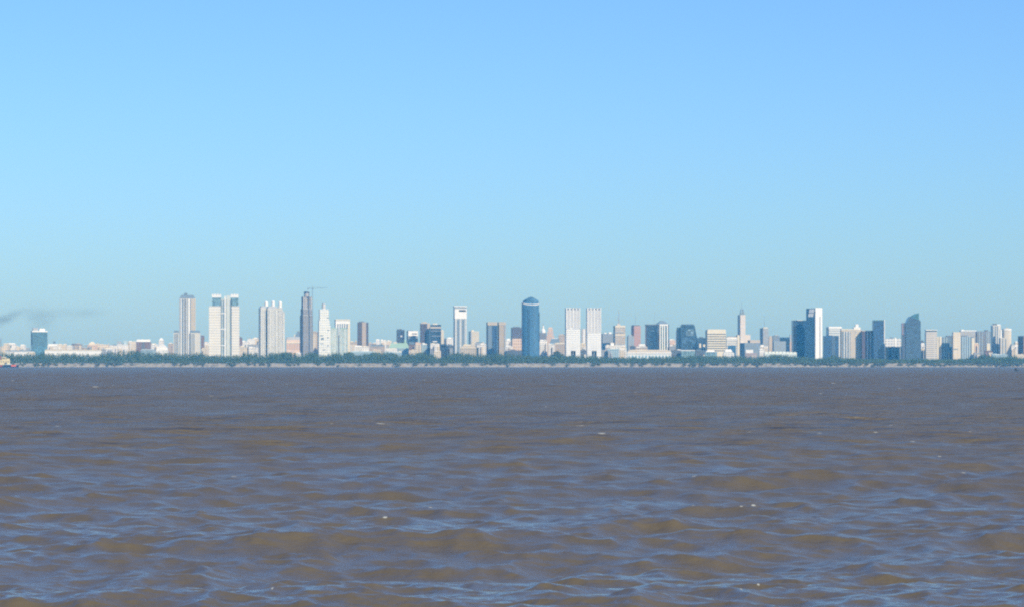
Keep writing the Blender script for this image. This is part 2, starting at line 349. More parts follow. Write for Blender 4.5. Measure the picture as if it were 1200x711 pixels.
b.box('end_wall', 500.6, 503.8, 378.2, None, plain((0.52, 0.44, 0.36)), -1, 12); b.box('parapet', 493, 500.6, 378.0, 379.2, m_tan, -.6, 12); b.box('roof_room', 495, 500, 376.9, 378, m_tan, 6, 9)
b = tower('blue-black glass block with pale bands, right one of a close pair', 7880, 503.9, 504.4, 516.8, 380.2, g_dark, 'office_block', yaw=6)
b.box('pale_band', 504.6, 516.9, 382.4, 384.6, m_tan, -.5, 2); b.box('grille_band', 504.9, 516.6, 387, 387.6, m_grey, -.4, 1); b.box('grille_band', 506, 516, 393, 393.5, m_grey, -.4, 1); b.box('entrance_band', 507, 512.4, 399.2, 400.2, m_white, -.5, 2); b.box('roof_room', 507, 512.5, 378.6, 380.2, m_cream, 6, 9)
b = tower('thin cream tower touching the right side of the blue-black pair', 8100, 516.6, 516.8, 520.2, 387.2, facade(CREAM, (.3, .27, .22), 4, .4, 3.4, .4), 'tower_block', yaw=4)
b.box('roof_room', 517.2, 519.4, 386.2, 387.2, m_cream, 5, 9)

# grey tower with white top storey and dark strip
m_t9 = facade((0.40, 0.43, 0.44), (0.10, 0.14, 0.18), 4.2, .5, 3.4, .6, .5)
b = tower('isolated tall grey tower with a white head and dark window strip near its top', 7600, 531.2, 533.0, 546.8, 359.6, m_t9, 'office_tower', yaw=11)
b.box('white_head', 532.9, 546.9, 362.0, 373.2, m_white, -.6, 2); b.box('roof_rim', 532.4, 547.2, 358.5, 359.5, m_white, -1.2, 22); b.box('dark_strip', 537.8, 545.9, 362.9, 364.9, m_dark, -1.0, 1)
for u in (534.2, 539.6, 545.9): b.box('pilaster', u - .35, u + .35, 373.2, None, m_white, -.6, 1.5)
for u in (536.8, 542.8): b.box('window_strip', u - 1.0, u + 1.0, 374.6, None, m_slate, -.3, 1)
b = tower('cream and grey apartment block alone in the gap right of the white-headed tower', 8150, 549.0, 551.8, 561.4, 387.8, facade((0.62, 0.55, 0.43), (.25, .24, .2), 3.6, .5, 3.3, .5), 'apartment_block', yaw=16)
b.box('roof_room', 552.5, 555.4, 386.4, 387.8, m_cream, 6, 9); b.box('grey_bay', 551.7, 553.0, 389, None, m_grey, -.5, 2)

# twin dark blocks with tan heads
for i, (xl, xc, xr, lab, segs) in enumerate(((569.8, 571.6, 582.6, 'dark blue block with a tan head band, left one of two joined blocks', ((572, 576.6, m_slate), (576.8, 582.4, g_navy))),
                                     (582.9, 584.6, 592.8, 'tan fronted block with dark flank, right one of two joined blocks', ((584.8, 590.6, facade((0.45, 0.38, 0.30), (.15, .14, .14), 3.2, .4, 3.4, .4)), (591.2, 592.7, m_grey))))):
    b = tower(lab, 7420 + 3 * i, xl, xc, xr, 377.4, facade((0.12, 0.13, 0.16), (.03, .04, .06), 4, .6, 3.6, .6), 'office_block', yaw=12)
    b.box('head_band', xc - .1, xr + .1, 377.0, 380.9, m_tan, -.9, 3)
    for u0, u1, mt in segs: b.box('glazing' if i == 0 else 'front_panel', u0, u1, 381.2, None, mt, -.6, 2)
b = tower('purple-grey slab with sunlit peach lower storeys beside the curved glass tower', 7800, 598.8, 600.0, 612.0, 383.4, facade((0.12, 0.11, 0.14), (.04, .05, .07), 3.4, .5, 3.5, .5), 'office_block', yaw=10)
b.box('lower_storeys', 600.4, 612, 396.4, None, facade(PEACH, (.35, .22, .16), 6, .45, 8, .55), -14, 14); b.box('roof_room', 602, 609, 382.4, 383.4, m_dgrey, 6, 9)

# the curved glass tower
b = Building('glass_tower', 'tall curved blue glass tower with a domed crown and pale rim line', 'building', 7260, 611.2, 611.2, 631.8, depth=34)
def ell(bld, uc, rx, ry, ys, q=1.0, n=40, p=2.6):
    """closed ring, superellipse plan; ys(c, s) gives the photo row of its top at each angle"""
    out = []
    for k in range(n):
        a = 2 * math.pi * k / n; c, s_ = math.cos(a), math.sin(a)
        x = bld.x(uc) + math.copysign(abs(c) ** (2 / p), c) * rx * q * bld.s; y = math.copysign(abs(s_) ** (2 / p), s_) * ry * q
        out.append((x, y, ys(c, s_)))
    return out
rimrow = lambda c, s_: bld_z(355.9 + 1.5 * max(0, -s_) - 0.8 * c * -1 * (1 if c < 0 else .4))
bld_z = b.z
low_ = lambda c, s_: 0.0
bm = bmesh.new(); bm_rings(bm, [ell(b, 621.5, 10.3, 17, low_), ell(b, 621.5, 10.3, 17, rimrow)]); link('glass_wall', bm, curtain((0.045, 0.145, 0.275), 3.4, 4.0, .22, .07, 1.7, .07), b.o)
rim2 = lambda c, s_: rimrow(c, s_) + 1.8
bm = bmesh.new(); bm_rings(bm, [ell(b, 621.5, 10.3, 17, rimrow, 1.012), ell(b, 621.5, 10.3, 17, rim2, 1.012)]); link('rim', bm, m_white, b.o)
peak = lambda c, s_: b.z(347.7 + 4.8 * abs(c) ** 1.05)
bm = bmesh.new(); bm_rings(bm, [ell(b, 621.8, 10.3, 17, rim2, .93), ell(b, 622.2, 10.3, 17, peak, .9)]); link('crown', bm, curtain((0.06, 0.17, 0.30), 3.4, 4, .3, .1, 1.7), b.o)
b.box('side_fin', 630.6, 632.5, 365.5, None, curtain((0.05, 0.11, 0.18), 3, 4), 12, 12)
b.strips('window_strip', (618.6, 620.2), .7, 362, None, m_dark, -.25, 1.2)

# old domed and stepped towers behind
b = tower('dark grey block carrying a white lantern dome behind the curved glass tower', 8200, 632.0, 632.4, 640.4, 389.6, facade((0.20, 0.20, 0.23), (.08, .09, .1), 3.4, .45, 3.5, .5), 'old_building')
b.cyl('dome', 636.6, 2.6, 384.4, 389.6, m_white, 10, True); b.cyl('lantern', 636.6, .9, 381.2, 385, m_white, 10); b.mast('spire', 636.6, 377.5, 381.4, .5)
b = Building('old_building', 'peach stepped tower narrowing upwards right of the white lantern dome', 'building', 8230, 640.4, 640.4, 649.6, depth=20)
mp = facade((0.62, 0.47, 0.37), (.3, .22, .18), 3.2, .4, 3.4, .5)
b.box('wall', 640.4, 649.6, 393, None, mp); b.box('setback', 641.4, 648.4, 387.6, 393, mp, 2, 16); b.box('setback', 642.4, 647.8, 384.4, 387.6, mp, 4, 12); b.box('parapet', 642.8, 647.2, 383.2, 384.4, m_peach, 5, 9)

# the two white towers with a doorway-like opening at the foot
m_lo = facade((0.78, 0.77, 0.75), (0.20, 0.21, 0.24), 4.0, .42, 5.2, .42, .5); m_up = facade((0.62, 0.61, 0.61), (0.26, 0.26, 0.29), 3.4, .5, 3.4, .5, .5)
for i, (xl, xc, xr, o0, o1, yu, lab) in enumerate(((662.2, 663.4, 680.0, 669.0, 674.6, 384.6, 'white twin tower with long upper window columns, left one beside the round dark tree'), (687.0, 688.2, 704.6, 693.4, 699.2, 389, 'white twin tower with long upper window columns, right one'))):
    b = Building('residential_tower', lab, 'building', 7300 + 4 * i, xl, xc, xr, 9, 24, 'pair of white towers with an opening at the foot')
    b.box('wall', xc, xr, 360.8, 410.6, m_lo); b.box('leg', xc, o0, 410.6, None, m_lo); b.box('leg', o1, xr, 410.6, None, m_lo)
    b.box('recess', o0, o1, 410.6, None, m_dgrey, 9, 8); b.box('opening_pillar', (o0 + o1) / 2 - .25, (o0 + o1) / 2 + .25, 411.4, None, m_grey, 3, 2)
    w_ = xr - xc
    for k in range(4):
        u = xc + w_ * (0.145 + 0.237 * k); b.box('window_column', u - 1.15, u + 1.15, 363.4, yu - (2.0 if k == 1 and i == 0 else 0), m_up, -.35, 1)
        b.box('roof_opening', u - .9, u + .9, 361.4, 362.9, m_dgrey, -.5, 1.2)
    for k in range(5): u = xc + w_ * (0.028 + 0.236 * k); b.box('pilaster', u - .35, u + .35, 360.5, yu, m_white, -.9, 1.5)

# blocks between the white towers and the river terminal
b = tower('thin striped grey block in the gap between the two white towers', 8000, 681.0, 681.4, 687.6, 385, facade((0.48, 0.45, 0.42), (.15, .17, .2), 4, .5, 3.4, .5), 'tower_block')
b.box('white_strip', 683.6, 685.2, 385.2, None, m_white, -.6, 2)
b = tower('grey-blue block with plant boxes, right of the right white tower', 7850, 704.8, 706.0, 719.4, 390.6, facade((0.30, 0.33, 0.37), (.08, .1, .13), 3.6, .5, 3.5, .5), 'office_block', yaw=10)
for u0, u1, y in ((708, 711, 389.4), (713.4, 716.8, 388.8)): b.box('plant_box', u0, u1, y, 390.6, m_white, 5, 9)
b = tower('tan banded office block with a little pyramid and red-white mast on its roof', 7780, 719.0, 721.0, 732.9, 381.2, facade((0.55, 0.48, 0.39), (.12, .13, .16), 3.4, .6, 4.6, .5, .8), 'office_block', yaw=12)
b.frustum('roof_pyramid', 722.6, 728.0, 378.6, 381.2, 2.4, m_tan, 4, 12); b.mast('antenna_mast', 725.3, 363.2, 378.8, .5, plain((0.30, 0.14, 0.13)))
b.box('pale_band', 720.9, 733.0, 381.6, 383.2, m_cream, -.5, 1); b.box('pale_band', 720.9, 733.0, 391.6, 392.8, m_cream, -.5, 1); b.box('grey_band', 722, 731, 388, 389.6, m_grey, -.6, 1)
b = tower('slim grey-blue block directly in front of the pink tower', 7700, 735.0, 736.0, 743.2, 393.2, facade((0.33, 0.38, 0.42), (.12, .15, .18), 4, .5, 3.5, .5), 'office_block', yaw=10)
b.box('roof_room', 737, 741, 392.2, 393.2, m_grey, 4, 8)
b = tower('pink square tower with dark shaded flank and thin mast', 7760, 740.0, 743.0, 751.0, 381.4, facade((0.47, 0.29, 0.26), (.30, .2, .2), 3.4, .45, 3.5, .5), 'office_tower', yaw=18)
b.box('roof_rim', 742.9, 749.6, 380.6, 381.4, m_dgrey, -.3, 16); b.mast('antenna_mast', 744.8, 365.6, 380.8, .3)
b = tower('dark navy glass slab beside the pointed striped tower', 7680, 756.4, 757.4, 770.6, 380.2, g_dark, 'office_tower', yaw=8)
b.box('parapet', 757.2, 770.7, 379.7, 380.6, m_dgrey, -.5, 18); b.box('pale_floor', 763, 767, 386.4, 388.2, curtain((0.10, .16, .2), 3, 3), -.4, 1); b.box('pale_floor', 762, 765, 401.8, 403, curtain((0.10, .16, .2), 3, 3), -.4, 1); b.mast('antenna', 767.2, 366, 380, .22)  # two short floor panels of paler glass
b = tower('white and dark striped tower under a dark pyramid roof', 7700, 770.0, 772.4, 784.0, 380.0, g_dark, 'office_tower', yaw=14)
b.box('white_frame', 773.0, 782.9, 379.6, 381.0, m_white, -1.2, 3)
for u in (773.6, 776.3, 778.9, 782.2): b.box('white_stripe', u - .62, u + .62, 381.0, None, m_white, -1.2, 3)
for u in (775.0, 777.6, 780.5): b.box('glass_strip', u - .6, u + .6, 381.0, None, g_teal, -.5, 1.5)
b.frustum('pyramid_roof', 770.6, 784.2, 375.4, 380.0, 5.0, m_slate)

# faceted dark glass tower with a lit podium
b = Building('glass_tower', 'dark faceted glass tower with sloping right shoulder', 'building', 7500, 792.4, 792.4, 818.6, depth=30)
b.prism('glass_wall', ((797.6, 420), (813.8, 420), (818.0, 408), (817.6, 397), (815.6, 390), (814.2, 382), (813.4, 380.2), (798.8, 380.2), (797.6, 381.4)), curtain((0.025, 0.065, 0.12), 3.6, 3.8, .7, .1))
b.prism('shoulder', ((792.4, 420), (797.6, 420), (797.6, 383.2), (793.8, 383.2), (792.8, 388)), g_dark, 6, 20)
b.box('roof_screen', 799.4, 812.6, 379.4, 381, m_slate, 5, 16); b.box('base_block', 813.0, 818.4, 409, None, g_dark, 4, 20)
b.box('bright_facet', 804.0, 813.2, 385.4, 393.0, curtain((0.16, 0.24, 0.28), 7.5, 7.5, .9, .12, 1.7), -.5, 1); b.box('bright_facet', 799.2, 806.0, 395.4, 402.4, curtain((0.06, 0.13, 0.21), 5, 4, .7), -.4, 1); b.box('bright_facet', 808, 815.2, 397.6, 401.4, curtain((0.06, 0.13, 0.21), 5, 4, .7), -.6, 1)
b = tower('pale turquoise glass pavilion at the foot of the dark faceted tower', 7330, 798, 798, 814.2, 410.4, curtain((0.25, 0.40, 0.42), 6, 3.5, .3, .2, 1.5), 'pavilion', depth=14)
b.box('roof_edge', 797.8, 814.4, 409.6, 410.6, m_white, -1, 13)
b = tower('dark low block squeezed between the faceted tower and the beige banded block', 7900, 817.6, 818.4, 828.6, 395.4, g_dark, 'office_block', yaw=8); b.box('plant_room', 820.4, 824, 394.2, 395.4, m_dgrey, 4, 10); b.box('white_bay', 819.4, 821.6, 402, 407, m_cream, -.7, 2); b.box('white_bay', 824, 826.4, 403, 406, m_cream, -.7, 2)

# wide beige banded block
b = Building('office_block', 'wide beige block of horizontal bands with rounded top corners', 'building', 7450, 827.3, 829.0, 851.0, 9, 24)
b.prism('wall', ((829.0, 420), (851.0, 420), (851.0, 387.2), (850.4, 386.0), (849.2, 385.5), (830.6, 385.5), (829.5, 386.0), (829.0, 387.2)), m_cream)
for k in range(8): b.box('window_band', 829.3, 850.7, 390.6 + 2.75 * k, 391.7 + 2.75 * k, facade((.25, .23, .2), (.08, .09, .1), 6, .8, 3, .99), -.25, .8)
b = tower('office block with white bands over a blue glass hall and a raised right pier', 7500, 851.0, 851.4, 866.6, 394.6, facade((0.62, 0.60, 0.55), (.28, .3, .32), 6, .8, 6.0, .4), 'office_block', yaw=5)
b.box('white_band', 851.3, 864.6, 395.4, 397.0, m_white, -.6, 2); b.box('glass_hall', 853.0, 862.4, 404.2, None, curtain((0.02, 0.10, 0.22), 4, 4, .4, .1), -.5, 2); b.box('pier', 864.2, 866.8, 392.2, None, m_cream, -1.4, 18); b.box('roof_room', 853, 859, 393.8, 394.6, plain((.3, .2, .17)), 4, 9); b.box('roof_room', 861, 864, 393.6, 394.6, plain((.3, .2, .17)), 4, 9)
b = Building('pavilion', 'white round-roofed low hall in front of the blue glass hall', 'building', 7310, 847.2, 847.2, 860.6, depth=22)
b.prism('wall', ((847.2, 420), (860.6, 420), (860.4, 413.6), (857.6, 411), (850, 411), (848, 413.4)), facade(WHITE, (.35, .37, .4), 7, .7, 5.0, .4)); b.frustum('roof', 849.4, 858.2, 408.8, 411.2, 1.6, m_white, 2, 16)
b = tower('pale turquoise low hall at the foot of the beige banded block', 7290, 826.4, 826.4, 840.2, 411.8, curtain((0.25, 0.40, 0.44), 6, 3.5, .3, .2, 1.5), 'pavilion', depth=16); b.frustum('roof', 827.0, 838.6, 410.0, 411.8, 2, m_white, 1, 14)

# slim tower with a lattice crown
b = tower('slim pinkish-white tower with a lattice crown and mast', 7900, 864.9, 867.6, 873.8, 368.8, facade((0.62, 0.55, 0.49), (.44, .39, .35), 3.0, .4, 3.4, .45), 'skyscraper', yaw=24)
b.box('lower_step', 871.4, 880.0, 391.8, None, facade((0.64, 0.55, 0.47), (.4, .35, .3), 4, .4, 3.4, .4), 3, 14); b.box('podium', 866.8, 872.6, 401, None, m_white, -5, 12)
zt, zb = b.z(361.8), b.z(368.8); xa, xb = b.x(868.0, 6), b.x(872.4, 6)
bm = bmesh.new()
for yy in (-b.d / 2 + 4, b.d / 2 - 4):
    for x in (xa, xb): bm_bar(bm, (x, yy, zb), ((xa + xb) / 2 + (x - (xa + xb) / 2) * .45, yy * .45, zt), .5)
    for q in (0.25, .5, .75): h = .55 * q; bm_bar(bm, (xa + (xb - xa) * h / 2, yy * (1 - h), zb + (zt - zb) * q), (xb - (xb - xa) * h / 2, yy * (1 - h), zb + (zt - zb) * q), .35)
    bm_bar(bm, (xa, yy, zb), (xb, yy * .7, zb + (zt - zb) * .5), .3); bm_bar(bm, (xb, yy, zb), (xa, yy * .7, zb + (zt - zb) * .5), .3)
link('lattice_crown', bm, m_steel, b.o); b.mast('antenna_mast', 869.6, 353.0, 362.4, .3)
b = tower('grey-blue office block with a beige top storey right of the slim lattice-crowned tower', 7600, 866.8, 872.6, 891.4, 401.2, facade((0.24, 0.29, 0.34), (.09, .12, .16), 3.8, .55, 3.6, .5), 'office_block', yaw=22)
b.box('top_storey', 879.4, 891.6, 398.0, 401.2, facade((.50, .42, .34), (.3, .25, .2), 5, .4, 5, .4), 4, 14)
b = tower('small pinkish-brown house with a white upper floor in front of the grey-blue block', 7280, 873.4, 873.4, 886.8, 413.0, facade((0.36, 0.29, 0.28), (.2, .17, .17), 5, .4, 3.5, .4), 'low_building', depth=14); b.box('upper_floor', 874.2, 882.6, 409.3, 413, m_white, 1, 10); b.box('annex', 880.2, 885.6, 416.2, None, m_tan, -4, 4)
b = tower('grey banded mid-height tower with a thin lattice aerial on its roof', 7950, 891.2, 894.2, 900.8, 384.2, facade((0.36, 0.37, 0.38), (.14, .16, .19), 3.6, .55, 4.2, .5, .8), 'office_tower', yaw=20)
b.box('roof_room', 894.6, 899.8, 383.2, 384.4, m_cream, 2, 8); b.mast('antenna_mast', 896.2, 370.6, 383.4, .45, m_steel)
b = tower('slim beige block touching the right side of the grey tower with a lattice aerial', 8050, 901.2, 901.2, 905.2, 394, facade((.58, .48, .37), (.3, .25, .2), 4, .4, 3.4, .4), 'tower_block')
b.box('roof_room', 902, 904, 393, 394, m_tan, 4, 8)
b = tower('grey-blue office block in two heights left of the dark glass slab', 7850, 905.4, 906.0, 913.8, 393.0, facade((.24, .28, .33), (.07, .09, .12), 3.6, .55, 3.6, .55), 'office_block', yaw=8)
b.box('lower_block', 913.8, 925.4, 394.8, None, g_dark, 2, 18); b.box('projecting_block', 906.4, 920.6, 399.4, None, facade((.32, .37, .41), (.13, .17, .2), 4, .55, 3.6, .5), -14, 14); b.box('plant_room', 908.6, 912, 392.2, 393, m_tan, 5, 8)
b = tower('thin white-grey block against the left side of the dark glass slab', 8000, 925.4, 925.8, 929.2, 391.8, facade((.5, .48, .46), (.2, .21, .24), 3.6, .5, 3.5, .5), 'tower_block', yaw=6)
b.box('white_bay', 926.4, 928.6, 400, 405, m_white, -.6, 2)

# dark slab + tower with the white emblem
b = tower('dark navy glass slab immediately left of the tower with the white emblem', 7480, 928.6, 929.6, 945.2, 375.4, g_navy, 'office_tower', yaw=5)
b.box('roof_room', 934.4, 941, 374.6, 375.4, m_white, 5, 12); b.box('parapet', 929.4, 945.3, 375.2, 376.2, m_dark, -.4, 20)
b = Building('office_tower', 'tall tower with dark glass left face, white emblem and bright white right face', 'building', 7400, 945.4, 955.9, 965.0, 57)
b.box('glass_body', 955.9, 965.0, 361.2, None, curtain((0.035, 0.09, 0.17), 3.6, 3.8, .5, .1)); b.box('white_wall', 955.8, 965.1, 360.5, None, plain((0.80, 0.79, 0.77), .7, .05), -.8, 2)
b.box('window_slit', 961.1, 962.5, 370.4, None, plain((0.34, 0.34, 0.36)), -1.1, 1)
yy = lambda u: -b.d / 2 + (955.9 - u) * b.s / math.sin(b.th)
bm = bmesh.new()
def emblem(u0, u1, v0, v1):
    sl = lambda v: (370.8 - v) * 0.16          # the whole emblem leans to the right
    lo = [(yy(u + sl(v)), b.z(v)) for u, v in ((u0, v1), (u1, v1), (u1, v0), (u0, v0))]
    a = [bm.verts.new((-b.w / 2 - .9, y, z)) for y, z in lo]; c = [bm.verts.new((-b.w / 2 - .3, y, z)) for y, z in lo]
    bm.faces.new(a); bm.faces.new(c[::-1])
    for i in range(4): bm.faces.new((a[(i + 1) % 4], a[i], c[i], c[(i + 1) % 4]))
emblem(947.8, 949.9, 362.0, 366.1); emblem(950.25, 953.2, 362.0, 366.1); emblem(947.8, 950.1, 366.8, 371.0); emblem(950.4, 953.2, 366.8, 371.0)
link('emblem', bm, plain((0.82, 0.81, 0.79), .6, .03), b.o)

# right-hand cluster
b = tower('square dark blue glass block with a paler middle strip, right of the white wall', 7440, 965.0, 965.4, 983.0, 393.2, g_navy, 'office_block', yaw=4)
b.box('pale_strip', 974.6, 979.0, 393.4, None, curtain((0.07, 0.12, 0.19), 3, 3.6, .4, .25), -.5, 1.2); b.box('roof_room', 969, 976, 392.4, 393.2, m_dark, 5, 10)
b = tower('white-banded block rising behind the square dark blue glass block', 7750, 969.2, 971.4, 986.6, 383.0, facade((0.60, 0.61, 0.58), (.28, .33, .36), 60, .98, 6.4, .42), 'office_block', yaw=12)
b.box('white_parapet', 971.2, 986.8, 382.4, 384.6, m_white, -.7, 16)
b = tower('wide tan office block with tall dark slots at its left and a white rooftop house', 7460, 985.4, 986.0, 1010.6, 385.8, plain((0.50, 0.44, 0.36)), 'office_block', yaw=5, depth=22)
for u, w in ((987.6, 1.9), (990.8, 1.6), (993.9, 1.6), (996.2, .9)): b.box('window_slot', u - w / 2, u + w / 2, 388.2, None, m_slate, -.4, 1)
for u in (989.3, 992.4, 995.3): b.box('fin', u - .35, u + .35, 387.8, None, m_white, -1.0, 2)
b.box('cornice', 985.8, 1003, 385.2, 386.6, m_cream, -.8, 14)
p_ = b.box('rooftop_house', 1001.0, 1008.8, 383.0, 386.0, m_white, 3, 14); b.box('water_tank', 1003.0, 1006.6, 379.6, 383.0, m_white, 5, 9, p_)
for k in range(4): b.box('balcony', 1002.6, 1010.4, 388.0 + 2.3 * k, 388.9 + 2.3 * k, m_cream, -1.0, 2)
b = tower('dark brown and white striped slab touching the dark navy glass tower', 7444, 1009.6, 1010.2, 1025.2, 387.6, plain((0.10, 0.07, 0.09)), 'office_block', yaw=4)
for u in (1016.6, 1020.2, 1024.6): b.box('white_stripe', u - .75, u + .75, 387.2, None, plain((0.66, 0.60, 0.56)), -1.0, 3)
b.box('roof_edge', 1010.1, 1025.3, 386.9, 387.8, m_tan, -.6, 14)
b = tower('tall dark navy glass tower with a thin white right edge', 7420, 1023.2, 1023.8, 1036.2, 375.2, g_navy, 'office_tower', yaw=4)
b.box('white_edge', 1036.2, 1037.3, 374.4, None, m_white, 3, 14); b.box('parapet', 1023.7, 1036.2, 374.8, 376.2, g_teal, -.4, 16)
b = tower('white grid-fronted block above a grey block, left of the sail-shaped tower', 7800, 1037.0, 1037.4, 1057.6, 396.2, facade((0.68, 0.66, 0.63), (.28, .32, .35), 8, .6, 7.0, .4), 'office_block', yaw=4)
b.box('white_pier', 1048.4, 1050.2, 395.2, None, m_white, -1, 4); b.box('roof_room', 1044, 1047, 394.8, 396.2, m_slate, 4, 8)
b = tower('grey and dark glass block with two pale bays beside the foot of the sail-shaped tower', 7430, 1037.4, 1038.0, 1057.2, 406.0, g_dark, 'office_block', yaw=5)
for u0, u1, y in ((1045.0, 1049.6, 405.6), (1051.4, 1056.0, 406.4)): b.box('pale_bay', u0, u1, y, None, curtain((0.32, 0.36, 0.38), 4, 3.4, .3, .2, 1.4), -1.2, 3)
# sail-shaped
b = Building('glass_tower', 'sail-shaped slate blue glass tower with a pointed teal fin', 'building', 7350, 1057.4, 1057.4, 1079.2, depth=26)
b.prism('glass_wall', ((1061.4, 424), (1079.2, 424), (1078.9, 376.0), (1077.2, 374.6), (1071.4, 372.6), (1066.4, 370.6), (1064.6, 372.4), (1063.2, 375.0), (1062.2, 378.0), (1061.4, 381)), g_slate)
b.box('wing', 1057.4, 1061.4, 378.2, None, curtain((0.09, 0.09, 0.12), 4, 4, .3, .15), 2, 20); b.box('wing_edge', 1057.2, 1058.6, 378.0, 392, plain((0.30, 0.22, 0.24)), 1.2, 4)
b.prism('fin', ((1066.2, 370.8), (1071.4, 372.9), (1077.3, 374.9), (1077.2, 366.5), (1073.0, 367.4), (1069.6, 369.0)), curtain((0.05, 0.16, 0.19), 4, 4, .2, .08), 5, 6)

b = tower('cream banded tower with a dark recessed top floor and white roof slab', 7420, 1084.6, 1085.2, 1098.4, 388.4, facade((0.62, 0.57, 0.50), (.33, .31, .30), 60, .98, 5.2, .42), 'apartment_tower', yaw=5)
b.box('recessed_floor', 1085.8, 1097.8, 386.8, 388.4, m_slate, 1.5, 12); b.box('roof_slab', 1084.9, 1098.7, 386.0, 386.8, m_white, -.6, 16)
b = tower('stepped cream and dark slab block with vertical fins', 7440, 1097.6, 1098.2, 1116.6, 394.4, m_slate, 'apartment_block', yaw=4)
for u, w, mt, y in ((1099.2, 1.6, m_cream, 394.0), (1102.2, 2.6, m_cream, 393.8), (1106.4, 1.0, m_paleb, 395), (1109.4, .9, m_paleb, 394.6), (1112.2, 1.6, m_cream, 412)): b.box('fin', u - w / 2, u + w / 2, y, None, mt, -1.0, 3)
b.box('dark_top', 1109.6, 1116.8, 392.9, 394.6, m_dgrey, -.3, 14)
b = tower('cream pier and dark striped apartment tower, largest of the right-hand cream group', 7400, 1116.6, 1117.0, 1141.8, 394.0, m_slate, 'apartment_tower', yaw=4)
b.box('cream_pier', 1117.0, 1125.8, 388.8, None, facade((0.68, 0.59, 0.45), (.5, .44, .35), 9, .3, 6, .3), -1.0, 14)
b.strips('fin', (1128.4, 1131.0, 1133.6, 1136.4), 1.1, 393.6, None, m_paleb, -.8, 2); b.box('end_pier', 1138.8, 1142.0, 395.4, None, m_cream, -1.2, 6); b.box('slit', 1117.4, 1122.4, 408.2, 409.2, m_slate, -1.3, 1); b.box('dark_cap', 1126, 1134.6, 392.6, 394, m_dgrey, 0, 12)
b = tower('long grey slab with white roof line behind the cream striped tower', 7700, 1125.4, 1126.0, 1144.6, 387.2, facade((0.46, 0.45, 0.43), (.17, .19, .22), 4.6, .5, 3.6, .5), 'apartment_block', yaw=5)
b.box('roof_line', 1126, 1144.6, 386.6, 387.8, m_white, -.6, 12); b.box('roof_tank', 1127, 1130, 385.8, 386.6, m_white, 4, 6)
b = tower('dark grey slab with pale vertical fins left of the tall striped tower', 7650, 1144.2, 1144.8, 1160.8, 387.8, facade((0.24, 0.24, 0.26), (.07, .08, .1), 4, .5, 3.6, .6), 'apartment_block', yaw=5)
b.strips('fin', (1147.6, 1151.0, 1156.6, 1158.6), .7, 388, None, m_paleb, -.8, 2); b.box('roof_room', 1155, 1158.4, 386.2, 387.8, m_dgrey, 4, 9); b.box('pale_annex', 1156.4, 1160.4, 402, None, m_cream, -2, 3)
b = tower('tall striped white and slate tower, highest near the right end', 7420, 1162.2, 1162.8, 1173.0, 380.8, facade((0.66, 0.63, 0.57), (.3, .3, .3), 3.4, .4, 3.4, .4), 'apartment_tower', yaw=5)
b.strips('window_strip', (1163.6, 1166.4, 1169.0), 1.3, 381.6, None, m_slate, -.5, 1.2); b.box('roof_room', 1164.6, 1168.4, 379.0, 380.8, m_dgrey, 4, 8); b.box('roof_wall', 1168.6, 1172.8, 379.8, 380.8, m_white, 2, 8)
b = tower('low cream and grey striped block between the tall striped tower and the round cream tower', 7390, 1171.8, 1172.4, 1179.4, 395.4, facade((.60, .55, .47), (.3, .29, .28), 3.4, .4, 3.4, .45), 'apartment_block', yaw=5)
b.strips('window_strip', (1175.2, 1178.6), 1.0, 396.4, None, m_slate, -.5, 1.2); b.box('white_stack', 1173.0, 1174.8, 386, None, m_white, 8, 6)
b = Building('apartment_tower', 'round-cornered cream tower with white cap close to the right edge', 'building', 7500, 1175.2, 1175.2, 1185.8, depth=22)
bm = bmesh.new(); bm_rings(bm, [ell(b, 1180.5, 5.3, 11, lambda c, s_: 0.0, 1, 28, 3.2), ell(b, 1180.5, 5.3, 11, lambda c, s_: b.z(386.6), 1, 28, 3.2)]); link('wall', bm, facade((0.68, 0.60, 0.48), (.45, .41, .35), 3.6, .45, 3.4, .45), b.o)
bm = bmesh.new(); bm_rings(bm, [ell(b, 1180.5, 5.3, 11, lambda c, s_: b.z(386.6), 1.03, 28, 3.2), ell(b, 1180.5, 5.3, 11, lambda c, s_: b.z(384.8), 1.03, 28, 3.2)]); link('cap', bm, m_white, b.o)
b.box('roof_room', 1178.8, 1182.6, 383.8, 384.8, m_tan, 6, 8)
b = tower('dark brown block with a sunlit cream strip cut by the right edge', 7450, 1195.4, 1199.0, 1216, 393.2, plain((0.13, 0.09, 0.09)), 'apartment_block', yaw=14)
b.box('cream_strip', 1200.4, 1203, 396, None, m_cream, -1, 3)
# ------------------------------------------------------------------ low city between and behind the towers
_f = {
 'white': facade((0.74, 0.71, 0.66), (.34, .33, .33), 6.0, .45, 5.0, .42, .5), 'cream': facade((0.66, 0.57, 0.44), (.30, .26, .22), 5.4, .45, 5.0, .42, .5),
 'peach': facade((0.66, 0.48, 0.36), (.32, .22, .18), 5.4, .45, 5.2, .5, .4), 'grey': facade((0.36, 0.37, 0.38), (.12, .14, .17), 5.0, .5, 4.4, .5, .5),
 'tan': facade((0.46, 0.38, 0.31), (.18, .15, .14), 5.0, .45, 4.6, .45, .5), 'blue': facade((0.34, 0.44, 0.49), (.16, .24, .3), 6.0, .6, 4.4, .5, .5),
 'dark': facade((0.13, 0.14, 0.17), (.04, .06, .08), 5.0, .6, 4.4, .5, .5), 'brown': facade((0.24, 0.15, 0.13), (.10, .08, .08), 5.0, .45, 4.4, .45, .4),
 'slate': m_slate, 'copper': m_copper, 'clean': m_white}
